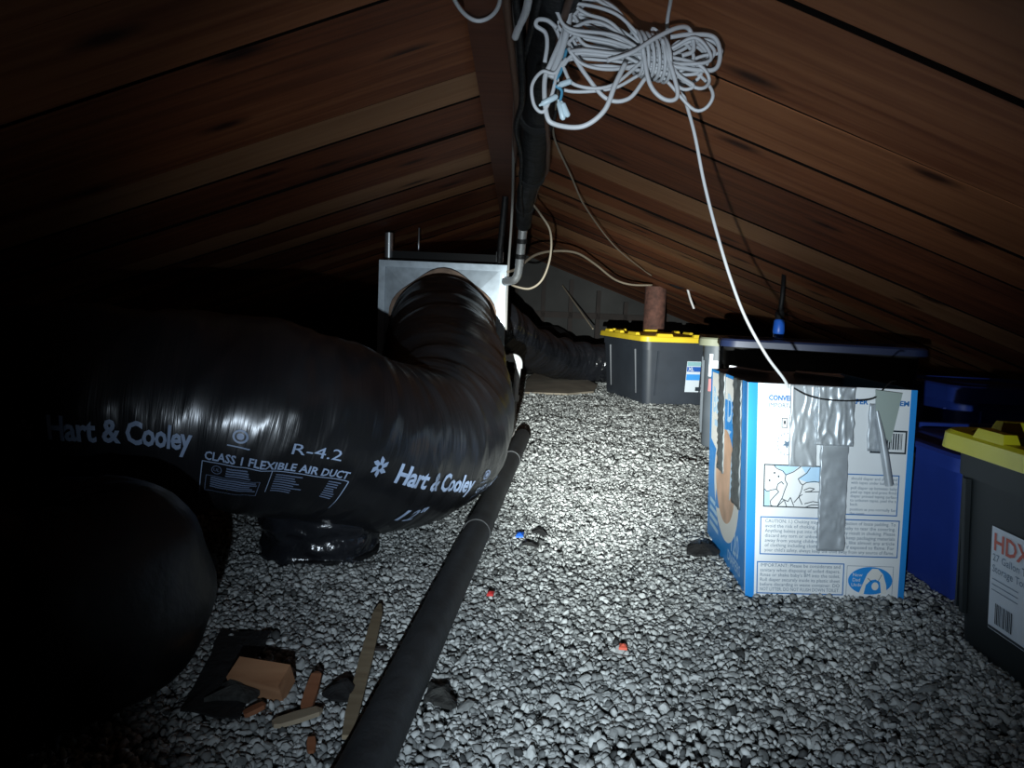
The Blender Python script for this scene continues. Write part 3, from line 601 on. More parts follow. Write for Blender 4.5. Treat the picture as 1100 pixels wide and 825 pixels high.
# ================================================================== open cardboard box
BL, BR, BKL, BKR = Vector((0.48, 1.475, 0)), Vector((0.803, 1.492, 0)), Vector((0.507, 1.885, 0)), Vector((0.83, 1.90, 0))
TL, TR, TKL, TKR = Vector((0.455, 1.475, 0.427)), Vector((0.790, 1.492, 0.424)), Vector((0.488, 1.885, 0.42)), Vector((0.815, 1.90, 0.42))
bx = thing('diaper_box', 'open white and blue cardboard diaper box patched with silver tape', 'box', (0.64, 1.68, 0))
def wallpanel(name, a, b, c, d, m, t=0.005):
    n = (b - a).cross(d - a).normalized() * -t
    MB().add([a, b, c, d, a + n, b + n, c + n, d + n], [(0, 1, 2, 3), (7, 6, 5, 4), (0, 4, 5, 1), (1, 5, 6, 2), (2, 6, 7, 3), (3, 7, 4, 0)]).build(name, M[m], bx)
wallpanel('front_panel', BL, BR, TR, TL, 'card_white'); wallpanel('side_panel', BKL, BL, TL, TKL, 'card_blue')
wallpanel('side_panel', BR, BKR, TKR, TR, 'card_blue'); wallpanel('back_panel', BKR, BKL, TKL, TKR, 'card_white')
MB().quad_box([BL + Vector((.004, .004, .003)), BR + Vector((-.004, .004, .003)), BKR + Vector((-.004, -.004, .003)), BKL + Vector((.004, -.004, .003))],
    [BL + Vector((.004, .004, .30)), BR + Vector((-.004, .004, .30)), BKR + Vector((-.004, -.004, .30)), BKL + Vector((.004, -.004, .30))]).build('dark_contents', M['black_matt'], bx)
def face(a, b, c, d):            # bilinear face map, u to the right, v up, small lift
    nrm = (b - a).cross(d - a).normalized()
    return lambda u, v, off: (a * (1 - u) + b * u) * (1 - v) + (d * (1 - u) + c * u) * v + nrm * off
FR = face(BL, BR, TR, TL); SD = face(BKL, BL, TL, TKL); FW, FH, SW = 0.329, 0.426, 0.411
def pr(name, flat, m, fm=FR, off=0.0006, wd=FW, parent=None):
    MB().add([fm(x / wd, y / FH, off) for x, y in flat[0]], flat[1]).build(name, M[m], parent or bx)
def R4(u0, v0, u1, v1, wd=FW): return rect2(u0 * wd, v0 * FH, u1 * wd, v1 * FH)
def tx(s, u, v, h, u1=None, bold=0, wd=FW, **k):
    it = text_mesh(s, h, bold=bold, **k)
    if u1: kx = (u1 - u) * wd / max(1e-6, width2(it)); it = ([(x * kx, y) for x, y in it[0]], it[1])
    return shift2(it, u * wd, v * FH)
pr('blue_edge', R4(0, 0, 0.055, 1), 'card_blue'); pr('blue_edge', R4(0.962, 0, 1, 1), 'card_blue')
for a_ in (('CONVERSION', 0.12, 0.925, 0.0135, 0.345, 0.0005), ('DIAPER', 0.56, 0.925, 0.0135, 0.71, 0.0005), ('SYSTEM', 0.80, 0.925, 0.0135, 0.955, 0.0005)):
    pr('title_print', tx(*a_), 'ink_mid')
pr('title_print', tx('IMPORTANT', 0.12, 0.893, 0.0115, 0.31), 'ink_grey'); pr('title_print', tx('only', 0.76, 0.893, 0.0115), 'ink_grey')
pr('small_mark', join2(frame2(0.20 * FW, 0.80 * FH, 0.235 * FW, 0.845 * FH, 0.0012), ell2(0.218 * FW, 0.825 * FH, 0.002, 0.004)), 'ink_black')
star = ([(0.235 * FW + (0.009 if k % 2 else 0.004) * math.cos(k * PI / 5 + .3), 0.725 * FH + (0.009 if k % 2 else 0.004) * math.sin(k * PI / 5 + .3)) for k in range(10)], [tuple(range(10))])
pr('star_badge', join2(star, *[ell2(0.235 * FW + 0.019 * math.cos(a), 0.725 * FH + 0.021 * math.sin(a), 0.0012, 0.0012, 6) for a in np.linspace(0.4, 5.9, 16)]), 'ink_grey')
# barcode
bar = [frame2(0.735 * FW, 0.70 * FH, 0.955 * FW, 0.81 * FH, 0.0035)]; x = 0.80 * FW; rr = random.Random(2)
while x < 0.925 * FW: t = rr.choice((0.001, 0.0015, 0.003)); bar.append(rect2(x, 0.72 * FH, x + t, 0.795 * FH)); x += t + rr.choice((0.0012, 0.002))
pr('barcode', join2(*bar), 'ink_black')
# line drawing of a baby being changed
u0, v0, u1, v1 = 0.10, 0.43, 0.46, 0.63
def dp2(x, y): return ((u0 + (u1 - u0) * x) * FW, (v0 + (v1 - v0) * y) * FH)
def poly(P): return [dp2(*p) for p in P], [tuple(range(len(P)))]
for q_ in (poly([(0.62, 0.98), (0.99, 0.98), (0.99, 0.62), (0.75, 0.60), (0.58, 0.68), (0.70, 0.82)]), poly([(0.16, 0.98), (0.60, 0.98), (0.50, 0.86), (0.36, 0.76), (0.30, 0.86)]), poly([(0.02, 0.02), (0.11, 0.02), (0.11, 0.36), (0.02, 0.40)])):
    pr('picture_tint', q_, 'pale_blue', off=0.0005)
ln = [[(0.16, 0.99), (0.22, 0.90), (0.32, 0.85), (0.37, 0.76), (0.36, 0.64), (0.40, 0.55), (0.36, 0.40), (0.32, 0.22), (0.24, 0.02)],
      [(0.37, 0.76), (0.50, 0.84), (0.62, 0.97)], [(0.78, 0.95), (0.72, 0.82), (0.58, 0.68), (0.62, 0.58), (0.66, 0.54)],
      [(0.66, 0.54), (0.72, 0.60), (0.85, 0.63), (0.99, 0.61)], [(0.66, 0.54), (0.64, 0.40), (0.60, 0.26), (0.66, 0.08)],
      [(0.02, 0.42), (0.06, 0.36), (0.14, 0.40), (0.22, 0.42), (0.26, 0.36), (0.18, 0.24), (0.12, 0.14), (0.13, 0.04), (0.18, 0.01)],
      [(0.22, 0.42), (0.24, 0.54), (0.30, 0.60), (0.34, 0.54)], [(0.32, 0.20), (0.42, 0.14), (0.46, 0.24), (0.52, 0.04)],
      [(0.52, 0.12), (0.60, 0.26), (0.66, 0.32)], [(0.68, 0.42), (0.78, 0.48), (0.86, 0.46), (0.80, 0.40), (0.70, 0.38), (0.99, 0.40)],
      [(0.70, 0.10), (0.84, 0.16), (0.99, 0.13)], [(0.72, 0.02), (0.82, 0.08), (0.99, 0.09)], [(0.24, 0.02), (0.36, 0.18)], [(0.36, 0.16), (0.40, 0.02)]]
pr('picture_lines', join2(frame2(u0 * FW, v0 * FH, u1 * FW, v1 * FH, 0.0024), *[line2([dp2(*p) for p in l], 0.0016) for l in ln], *[ell2(*dp2(*p), 0.0018, 0.0022, 8) for p in ((0.10, 0.62), (0.18, 0.80), (0.25, 0.72))]), 'ink_black')
# text panels
pr('panel_tint', R4(0.45, 0.40, 0.93, 0.595), 'pale_blue', off=0.0003) if False else None
pr('text_panel_outline', join2(frame2(0.45 * FW, 0.405 * FH, 0.925 * FW, 0.60 * FH, 0.0022), frame2(0.085 * FW, 0.205 * FH, 0.945 * FW, 0.385 * FH, 0.0022), frame2(0.07 * FW, 0.018 * FH, 0.615 * FW, 0.172 * FH, 0.0022)), 'ink_mid')
L1 = ['should diaper and slip it under baby', 'with tapes under baby\'s back.', 'pull diaper up between baby\'s legs,', 'peel up tape and press firmly onto', 'diaper printed taping surface.', 'to unfasten tapes, peel the tape', 'back.', 'position as you normally fasten', 'the tapes.']
it = [tx(s, 0.63, 0.572 - 0.0195 * k - (0.005 if k > 1 else 0) - (0.004 if k > 6 else 0), 0.0082) for k, s in enumerate(L1)]
it = [([(min(x, 0.915 * FW), y) for x, y in q[0]], q[1]) for q in it]
pr('instruction_print', join2(*it), 'ink_grey')
L2 = ['CAUTION: 1.) Choking may result from ingestion of loose padding. To', 'avoid the risk of choking, do not allow baby to tear the covering.', 'Anything babies put into their mouths may result in choking. Please', 'discard any torn or unboxed diaper and keep packaging materials', 'away from young children. 2.) Diapers, like almost any article', 'of clothing including cloth diapers, burn if exposed to flame. For', 'your child\'s safety, always keep the child away from any source of flame.']
pr('caution_print', join2(*[tx(s, 0.115, 0.357 - 0.0228 * k, 0.0098, 0.92) for k, s in enumerate(L2)]), 'ink_grey')
L3 = ['IMPORTANT: Please be considerate and', 'sanitary when disposing of soiled diapers.', 'Rinse or shake baby\'s BM into the toilet.', 'Roll diaper securely inside its plastic sheet', 'before discarding in waste container. DO', 'NOT LITTER. DO NOT FLUSH DOWN TOILET.']
pr('important_print', join2(*[tx(s, 0.09, 0.147 - 0.0228 * k, 0.0098, 0.59) for k, s in enumerate(L3)]), 'ink_grey')
# blue oval with a bending baby
pr('oval_frame', frame2(0.632 * FW, 0.012 * FH, 0.925 * FW, 0.163 * FH, 0.0008), 'ink_grey')
pr('blue_oval', ell2(0.782 * FW, 0.092 * FH, 0.046, 0.0285, 40), 'card_blue')
pr('oval_lettering', join2(tx('Now', 0.668, 0.112, 0.010), tx('Dad', 0.668, 0.088, 0.010), tx('Under', 0.662, 0.064, 0.010)), 'cream', off=0.0010)
def ov(P): return [((0.632 + 0.293 * x) * FW, (0.012 + 0.151 * y) * FH) for x, y in P], [tuple(range(len(P)))]
pr('bending_baby', join2(ov([(0.27, 0.10), (0.38, 0.08), (0.42, 0.40), (0.52, 0.55), (0.62, 0.58), (0.72, 0.50), (0.76, 0.12), (0.88, 0.10), (0.86, 0.40), (0.78, 0.75), (0.66, 0.92), (0.54, 0.92), (0.44, 0.75), (0.36, 0.45)]),
    ov([(0.56 + 0.075 * math.cos(a) + 0.06, 0.36 + 0.13 * math.sin(a)) for a in np.linspace(0, 2 * PI, 14, endpoint=False)])), 'cream', off=0.0010)
pr('baby_lines', join2(line2([ov([(0.45, 0.62)])[0][0], ov([(0.54, 0.50)])[0][0]], 0.001), line2([ov([(0.75, 0.74)])[0][0], ov([(0.67, 0.50)])[0][0]], 0.001)), 'ink_black', off=0.0014)
# side face print: pale top, oval baby photo, lettering
def S2(P): return [(u * SW, v * FH) for u, v in P], [tuple(range(len(P)))]
arch = [(0.06, 0.985), (0.06, 0.60)] + [(0.06 + 0.80 * t, 0.60 - 0.06 * math.sin(PI * t)) for t in np.linspace(0.1, 0.9, 9)] + [(0.86, 0.60), (0.86, 0.985)]
pr('pale_field', S2(arch[::-1]), 'cream', SD, 0.0006, SW)
pr('oval_border', ell2(0.52 * SW, 0.42 * FH, 0.135, 0.125, 40), 'cream', SD, 0.0010, SW)
pr('baby_photo', ell2(0.50 * SW, 0.465 * FH, 0.105, 0.105, 36), 'skin_print', SD, 0.0014, SW)
pr('baby_photo_shade', S2([(0.62, 0.36), (0.74, 0.45), (0.74, 0.60), (0.66, 0.62), (0.64, 0.50)]), 'pale_blue', SD, 0.0018, SW)
pr('box_lettering', tx('Baby', 0.10, 0.765, 0.085, 0.44, 0.002, SW), 'pale_blue', SD, 0.0010, SW); pr('box_lettering', tx('Day', 0.52, 0.765, 0.085, 0.80, 0.002, SW), 'pale_blue', SD, 0.0010, SW)
pr('pale_band', R4(0.16, 0.69, 0.42, 0.725, SW), 'pale_blue', SD, 0.0010, SW); pr('pale_band', R4(0.54, 0.68, 0.76, 0.72, SW), 'pale_blue', SD, 0.0010, SW)
pr('count_lettering', tx('120', 0.66, 0.125, 0.070, 0.86, 0.0015, SW), 'pale_blue', SD, 0.0010, SW)
pr('count_lettering', tx('DIAPERS', 0.60, 0.055, 0.032, 0.90, 0.0006, SW), 'pale_blue', SD, 0.0010, SW)
for k in range(4): pr('pale_band', R4(0.08, 0.10 + 0.045 * k, 0.34 - 0.02 * k, 0.125 + 0.045 * k, SW), 'pale_blue', SD, 0.0010, SW)
# tapes: crumpled sheets
def tape(name, fm, outline, m, wd, off=0.0035, crumple=0.004, seed=0, nu=26, nv=34):
    (ua, va, ub, vb) = outline; g = []
    for back in (0, 1):
        for j in range(nv + 1):
            for i in range(nu + 1):
                u = ua + (ub - ua) * i / nu; v = va + (vb - va) * j / nv
                ku, kv_ = (14, 62) if seed in (3, 4, 5) else (70, 16)
                h = 0.25 * noise.noise((u * wd * 60 + seed, v * FH * 60, seed)) + 1.5 * max(0.0, 0.22 - abs(noise.noise((u * wd * ku + 0.6 * noise.noise((u * 9, v * 9, seed)), v * FH * kv_ + 0.9 * noise.noise((u * 7, v * 5, seed + 2)), seed + 4)))) * 4
                eu = 0.012 * noise.noise((v * 20, seed, 7)) if i in (0, nu) else 0
                g.append(fm(u + eu * 0.6, v, (0.0008 if back else off + crumple * h * 0.5)))
    w1 = nu + 1; k = w1 * (nv + 1); fs = []
    for j in range(nv):
        for i in range(nu):
            a = j * w1 + i; fs += [(a, a + 1, a + w1 + 1, a + w1), (k + a + w1, k + a + w1 + 1, k + a + 1, k + a)]
    for j in range(nv):
        for a in (j * w1, j * w1 + nu): fs.append((a, a + w1, k + a + w1, k + a) if a % w1 == 0 else (a + w1, a, k + a, k + a + w1))
    for i in range(nu): fs += [(i + 1, i, k + i, k + i + 1), (nv * w1 + i, nv * w1 + i + 1, k + nv * w1 + i + 1, k + nv * w1 + i)]
    return MB().add(g, fs).build(name, M[m], bx, True)
tape('silver_tape', FR, (0.245, 0.625, 0.41, 1.0), 'tape', FW, seed=1)
tape('silver_tape', FR, (0.40, 0.73, 0.62, 1.0), 'tape', FW, off=0.008, crumple=0.006, seed=2)
tape('silver_tape', FR, (0.435, 0.235, 0.60, 0.745), 'tape', FW, off=0.005, seed=3)
tape('silver_tape', FR, (0.715, 0.71, 0.80, 0.93), 'tape', FW, off=0.003, seed=6, nu=10, nv=16)
tape('old_tape', SD, (0.30, 0.47, 0.46, 1.0), 'tape_old', SW, seed=4); tape('old_tape', SD, (0.70, 0.38, 0.88, 1.0), 'tape_old', SW, seed=5)
fl_ = [(0.735, 0.995), (0.895, 0.985), (0.84, 0.755), (0.775, 0.80), (0.742, 0.90)]
MB().add([FR(u, v, 0.010 + 0.004 * (1 - v)) for u, v in fl_] + [FR(u, v, 0.0085) for u, v in fl_], [(0, 4, 3, 2, 1)[::-1], (5, 6, 7, 8, 9)[::-1]] + [(i, i + 5, (i + 1) % 5 + 5, (i + 1) % 5) for i in range(5)]).build('tape_flap', M['tape_green'], bx)
MB().tube([FR(0.745, 0.90, 0.012), FR(0.775, 0.80, 0.014), FR(0.80, 0.70, 0.016), FR(0.835, 0.56, 0.018)], [0.003, 0.006, 0.0075, 0.0075], 10).build('rolled_tape', M['tape'], bx, True, 50)
MB().tube(spline([FR(0.26, 0.985, 0.004), FR(0.34, 0.955, 0.010), FR(0.46, 0.94, 0.012), FR(0.62, 0.942, 0.012), FR(0.72, 0.955, 0.010), FR(0.77, 0.985, 0.006), FR(0.84, 1.03, -0.004), FR(0.90, 1.035, -0.02)], 6), 0.0016, 6).build('string', M['black'], bx, True)
for (u, dz, ln_, m_n) in ((0.12, 0.012, 0.10, 'card_white'), (0.62, 0.006, 0.14, 'card_white')):       # torn flaps inside the rim
    a = TKL * (1 - u) + TKR * u; b = TKL * (1 - u - ln_ / 0.33) + TKR * (u + ln_ / 0.33)
    b = a + (TKR - TKL).normalized() * ln_
    MB().add([a + Vector((0, -0.004, -0.004)), b + Vector((0, -0.004, -0.004)), b + Vector((0.01, -0.03, dz - 0.012)), a + Vector((-0.005, -0.035, dz)),
              a + Vector((0, -0.007, -0.007)), b + Vector((0, -0.007, -0.007)), b + Vector((0.01, -0.031, dz - 0.016)), a + Vector((-0.005, -0.036, dz - 0.004))],
             [(3, 2, 1, 0), (4, 5, 6, 7), (0, 1, 5, 4), (1, 2, 6, 5), (2, 3, 7, 6), (3, 0, 4, 7)]).build('torn_flap', M[m_n], bx)

# ================================================================== storage totes
def rrect(hx, hy, r, n=5):
    out = []
    for (cx_, cy_, a0) in ((hx - r, hy - r, 0), (-hx + r, hy - r, PI / 2), (-hx + r, -hy + r, PI), (hx - r, -hy + r, 1.5 * PI)):
        out += [(cx_ + r * math.cos(a0 + k * PI / 2 / n), cy_ + r * math.sin(a0 + k * PI / 2 / n)) for k in range(n + 1)]
    return out
def tote(label, c, rz, L, Wd, Hh, body, lid, group=None, lidh=0.032, taper=0.88, rise=(0, 0), name='storage_tote', blocks=True, cat='tote', ribs=0.55):
    t = thing(name, label, cat, (c[0], c[1], 0), group)
    Rm_ = Matrix.Rotation(rz, 3, 'Z')
    def tr(p): q_ = Rm_ @ Vector(p); return Vector((c[0] + q_.x, c[1] + q_.y, q_.z + rise[0] * p[0] + rise[1] * p[1]))
    hx, hy = L / 2, Wd / 2; rings = []
    for z, s_, o_ in ((0.004, taper - 0.03, 0), (0.0, taper - 0.01, 0), (0.02, taper, 0), (Hh * 0.80, 0.965, 0), (Hh * 0.80, 0.985, 0), (Hh - 0.03, 0.99, 0), (Hh - 0.012, 0.99, 0)):
        d = (1 - s_) * min(hx, hy); rings.append([tr((x, y, z)) for x, y in rrect(hx - d - 0.02, hy - d - 0.02, 0.045)])
    MB().loft(rings).build('body', M[body], t, True, 35)
    # ribs
    for sx in (-1, 1):
        for f in ((-ribs, ribs) if ribs else ()):
            dB, dT = (1 - taper) * min(hx, hy) + 0.02, 0.035 * min(hx, hy) + 0.02
            for horiz in (0, 1):
                if horiz: b_, t_ = (f * hx, sx * (hy - dB), 0.06), (f * hx, sx * (hy - dT), Hh * 0.79); wv = (0.008, 0, 0); ov_ = (0, sx * 0.008, 0)
                else: b_, t_ = (sx * (hx - dB), f * hy, 0.06), (sx * (hx - dT), f * hy, Hh * 0.79); wv = (0, 0.008, 0); ov_ = (sx * 0.008, 0, 0)
                b_, t_, wv, ov_ = map(Vector, (b_, t_, wv, ov_))
                P_ = [b_ - wv - ov_ * .3, b_ + wv - ov_ * .3, b_ + wv * .6 + ov_, b_ - wv * .6 + ov_]; Q_ = [p - b_ + t_ for p in P_]
                MB().quad_box([tr(p) for p in P_], [tr(p) for p in Q_]).build('rib', M[body], t)
    # lid with raised rim
    lr = []
    for z, d in ((Hh - lidh, -0.004), (Hh - lidh, 0.0), (Hh - 0.006, -0.002), (Hh, -0.008), (Hh, -0.030), (Hh - 0.014, -0.038), (Hh - 0.014, -0.10), (Hh - 0.004, -0.115)):
        lr.append([tr((x, y, z)) for x, y in rrect(hx + d, hy + d, 0.05)])
    ld = MB().loft(lr).build('lid', M[lid], t, True, 35)
    if blocks:
        for sx in (-1, 1):
            for f, ww in ((-0.50, 0.13), (0.12, 0.10), (0.60, 0.08)):
                MB().quad_box([tr(p) for p in [(f * hx - ww / 2, sx * (hy - 0.02) - 0.014, Hh - 0.002), (f * hx + ww / 2, sx * (hy - 0.02) - 0.014, Hh - 0.002), (f * hx + ww / 2, sx * (hy - 0.02) + 0.014, Hh - 0.002), (f * hx - ww / 2, sx * (hy - 0.02) + 0.014, Hh - 0.002)]],
                    [tr(p) for p in [(f * hx - ww / 2 + .006, sx * (hy - 0.02) - 0.010, Hh + 0.014), (f * hx + ww / 2 - .006, sx * (hy - 0.02) - 0.010, Hh + 0.014), (f * hx + ww / 2 - .006, sx * (hy - 0.02) + 0.010, Hh + 0.014), (f * hx - ww / 2 + .006, sx * (hy - 0.02) + 0.010, Hh + 0.014)]]).build('raised_block', M[lid], ld)
            for f, ww in ((-0.45, 0.10), (0.45, 0.10)):
                MB().quad_box([tr(p) for p in [(sx * (hx - 0.02) - .014, f * hy - ww / 2, Hh - 0.002), (sx * (hx - 0.02) + .014, f * hy - ww / 2, Hh - 0.002), (sx * (hx - 0.02) + .014, f * hy + ww / 2, Hh - 0.002), (sx * (hx - 0.02) - .014, f * hy + ww / 2, Hh - 0.002)]],
                    [tr(p) for p in [(sx * (hx - 0.02) - .01, f * hy - ww / 2 + .006, Hh + 0.014), (sx * (hx - 0.02) + .01, f * hy - ww / 2 + .006, Hh + 0.014), (sx * (hx - 0.02) + .01, f * hy + ww / 2 - .006, Hh + 0.014), (sx * (hx - 0.02) - .01, f * hy + ww / 2 - .006, Hh + 0.014)]]).build('raised_block', M[lid], ld)
    def side(which):                          # face map on a side: u in metres from the side's centre, z up
        dB, dT = (1 - taper) * min(hx, hy) + 0.02, 0.035 * min(hx, hy) + 0.02
        def fm(u, z, off):
            k = (z - 0.02) / (Hh * 0.80 - 0.02); d = dB + (dT - dB) * k - off
            if which == '-y': return tr((u, -(hy - d), z))
            if which == '-x': return tr((-(hx - d), -u, z))
            if which == '+y': return tr((-u, hy - d, z))
        return fm
    return t, side
def stick(t, fm, flat, m, name, off):
    return MB().add([fm(x, y, off) for x, y in flat[0]], flat[1]).build(name, M[m], t)

# far tote with yellow lid
tf, sd = tote('black tote with yellow lid standing far back beside the rusty pipe', (0.885, 4.78), math.radians(103), 0.77, 0.50, 0.405, 'tote', 'yellow', 'yellow-lidded totes', rise=(0.0, 0))
# the label sits on the end that faces the camera (local -x)
fm = sd('-x')
for args in ((rect2(0.045, 0.085, 0.155, 0.265), 'label', 0.003), (rect2(0.047, 0.238, 0.153, 0.262), 'label_teal', 0.004), (rect2(0.047, 0.205, 0.153, 0.234), 'label_blue', 0.004), (rect2(0.047, 0.155, 0.153, 0.190), 'label_light', 0.004), (rect2(0.11, 0.092, 0.145, 0.115), 'ink_black', 0.004)):
    o = stick(tf, fm, args[0], args[1], 'label', args[2])
stick(tf, fm, shift2(text_mesh('XL', 0.028, bold=0.001), 0.055, 0.211), 'label', 'label_lettering', 0.005)

# near tote at the right edge
tn, sd = tote('black tote with lime-yellow lid at right edge of the frame, white label on its side', (1.03, 0.985), math.radians(90), 0.76, 0.55, 0.375, 'tote_near', 'yellow_green', 'yellow-lidded totes', taper=0.90, ribs=0.80)
fm = sd('+y')
# u runs towards the camera along the left side
stick(tn, fm, rect2(-0.232, 0.065, -0.03, 0.235), 'label', 'label', 0.002)
stick(tn, fm, shift2(text_mesh('HDX', 0.040, bold=0.0008), -0.226, 0.198), 'orange', 'label_lettering', 0.003)
stick(tn, fm, join2(shift2(text_mesh('27 Gallon Tough', 0.017), -0.226, 0.180), shift2(text_mesh('Storage Tote', 0.017), -0.226, 0.162)), 'ink_grey', 'label_lettering', 0.003)
bars = []; x = -0.214; rr = random.Random(9)
while x < -0.174: t_ = rr.choice((0.001, 0.002, 0.003)); bars.append(rect2(x, 0.078, x + t_, 0.112)); x += t_ + 0.0016
stick(tn, fm, join2(*bars, rect2(-0.230, 0.0665, -0.03, 0.071)), 'ink_black', 'barcode', 0.003)
for k in range(3): stick(tn, fm, strip2((-0.225, 0.150 - 0.009 * k), (-0.16, 0.150 - 0.009 * k), 0.0014), 'ink_grey', 'fine_print', 0.003)

tote('blue tote between the diaper box and the near black tote', (1.115, 1.685), math.radians(90), 0.53, 0.52, 0.305, 'blue', 'blue', 'blue totes', taper=0.92, blocks=False, ribs=0)
tote('blue tote standing farther back behind the near black tote', (1.58, 2.55), 0.0, 0.46, 0.44, 0.365, 'blue', 'blue', 'blue totes', taper=0.9, lidh=0.05, blocks=False)
tg, sd = tote('grey tote with olive lid between the far yellow-lidded tote and the diaper box', (1.06, 3.22), math.radians(-13), 0.56, 0.46, 0.455, 'tote_grey', 'grey_lid', taper=0.93, blocks=False)
stick(tg, sd('-y'), rect2(-0.235, 0.30, -0.20, 0.39), 'label', 'label', 0.003); stick(tg, sd('-y'), rect2(-0.232, 0.24, -0.19, 0.29), 'red', 'red_sticker', 0.003)
tote('black tub with a dark blue lid directly behind the diaper box', (1.00, 2.56), math.radians(-13), 0.62, 0.36, 0.475, 'black_matt', 'blue_dark', taper=0.95, lidh=0.025, blocks=False, name='storage_tub', cat='tub')

# ---- rusty pipe
rp = thing('rusty_pipe', 'rusty round steel pipe rising to the roof behind the far tote', 'pipe', (0.935, 5.25, 0))
MB().tube([(0.955, 5.30, 0.0), (0.955, 5.30, 0.71)], 0.072, 28).build('pipe_body', M['rust'], rp, True, 40)
# ---- blue plug hanging
bp_ = thing('hanging_plug', 'bright blue plug hanging from the roof on a black cord', 'plug', (0.945, 2.82, 0.51))
MB().tube([(0.975, 2.84, 0.705), (0.972, 2.83, 0.63), (0.965, 2.82, 0.555)], 0.008, 10).build('plug_cord', M['black'], bp_, True)
MB().tube([(0.965, 2.82, 0.575), (0.965, 2.82, 0.567), (0.965, 2.82, 0.545), (0.965, 2.82, 0.540)], [0.010, 0.016, 0.016, 0.012], 12).build('cord_grip', M['black'], bp_, True, 40)
MB().tube([(0.965, 2.82, 0.542), (0.965, 2.82, 0.536), (0.965, 2.82, 0.500), (0.965, 2.82, 0.478), (0.965, 2.82, 0.474)], [0.012, 0.019, 0.021, 0.019, 0.014], 16).build('plug_body', M['blue_bright'], bp_, True, 50)

# ================================================================== things lying on the gravel
fp = thing('floor_pipe', 'long straight charcoal pipe lying across the gravel under the duct', 'pipe', (-0.1, 1.3, 0))
pa, pb = Vector((-0.163, 0.62, 0.036)), Vector((0.05, 3.0, 0.036)); dv = (pb - pa)
MB().tube([pa + dv * k / 12 for k in range(13)], 0.030, 28).build('pipe_body', M['floor_pipe'], fp, True, 40)
for k in (0.455, 0.80): MB().tube([pa + dv * k, pa + dv * (k + 0.022)], 0.0325, 28).build('joint_ring', M['floor_pipe'], fp, True, 40)
def sheet(name, outline, z, th, m, label, cat, seed=0, amp=0.006, group=None):
    c = Vector((sum(p[0] for p in outline) / len(outline), sum(p[1] for p in outline) / len(outline)))
    n = len(outline); top = []; mid = []
    for p in outline: top.append((p[0], p[1], z + amp * noise.noise((p[0] * 30, p[1] * 30, seed)) + th))
    V_ = top + [(c.x + (p[0] - c.x) * .5, c.y + (p[1] - c.y) * .5, z + th + amp * (0.6 + noise.noise((p[0] * 20, p[1] * 20, seed + 3)))) for p in outline] + [(c.x, c.y, z + th + amp)]
    V_ += [(x, y, zz - th) for x, y, zz in top] + [(c.x, c.y, z - 0.001)]
    F_ = []
    for i in range(n):
        j = (i + 1) % n; F_ += [(i, j, n + j, n + i), (n + i, n + j, 2 * n), (j, i, 2 * n + 1 + i, 2 * n + 1 + j), (2 * n + 1 + j, 2 * n + 1 + i, 3 * n + 1)]
    return tag(MB().add(V_, F_).build(name, M[m]), label, cat, group)
def rough(P_, k=6, amp=0.006, seed=1):
    out = []
    for i in range(len(P_)):
        a, b = Vector(P_[i]), Vector(P_[(i + 1) % len(P_)])
        for q_ in range(k):
            p = a.lerp(b, q_ / k); out.append((p.x + amp * noise.noise((p.x * 40, p.y * 40, seed)), p.y + amp * noise.noise((p.x * 40, p.y * 40, seed + 9))))
    return out
sheet('tar_paper', rough([(-0.410, 0.945), (-0.335, 0.940), (-0.345, 1.02), (-0.392, 1.045), (-0.398, 1.072), (-0.364, 1.085), (-0.372, 1.195), (-0.448, 1.185)]), 0.012, 0.003, 'tar', 'torn black tar paper strip lying in the gravel beside the wood offcut', 'tar paper')
sheet('tar_scrap', rough([(-0.385, 0.965), (-0.330, 0.962), (-0.322, 0.985), (-0.345, 1.005), (-0.378, 1.005)], 4, 0.008, 3), 0.019, 0.006, 'tar_dust', 'dusty grey tar lump lying on the black tar paper', 'tar lump', 2, 0.010)
wo = tag(MB().box((-0.327, 1.008, 0.030), (0.078, 0.035, 0.034), math.radians(-13), Matrix.Rotation(math.radians(25), 3, 'X')).build('wood_offcut', M['raw_wood']), 'short reddish wood offcut block resting on the gravel', 'wood block')
def splinter(name, a, b, w0, th, m, label, cat='wood piece', group=None):
    a, b = Vector(a), Vector(b); d = (b - a).normalized(); s_ = d.cross(Vector((0, 0, 1))).normalized(); u = s_.cross(d)
    rings = [[p + s_ * (sx * w) + u * (sz * t) for sx, sz in ((-1, -1), (1, -1), (1, 1), (-1, 1))] for p, w, t in ((a, w0 * .3, th * .5), (a.lerp(b, .12), w0 * .5, th * .5), (a.lerp(b, .5), w0 * .55, th * .55), (a.lerp(b, .9), w0 * .45, th * .5), (b, w0 * .12, th * .2))]
    return tag(MB().loft(rings).build(name, M[m]), label, cat, group)
splinter('wood_splinter', (-0.253, 0.958, 0.014), (-0.256, 1.035, 0.030), 0.016, 0.008, 'red_wood', 'pointed reddish brown wood splinter between offcut and dark scrap')
splinter('wood_splinter', (-0.285, 0.925, 0.014), (-0.230, 0.958, 0.018), 0.018, 0.006, 'lath', 'short pale wood splinter at the foot of the reddish splinter')
splinter('wood_chip', (-0.222, 0.872, 0.012), (-0.228, 0.895, 0.018), 0.010, 0.005, 'red_wood', 'tiny reddish wood chip at the bottom edge of the frame')
splinter('wood_chip', (-0.330, 0.948, 0.012), (-0.306, 0.962, 0.020), 0.012, 0.006, 'red_wood', 'tiny orange-brown wood chip in front of the tar paper')
splinter('wood_lath', (-0.186, 0.90, 0.016), (-0.216, 1.31, 0.020), 0.018, 0.006, 'lath', 'long thin greyish wood lath lying alongside the charcoal pipe', 'lath')
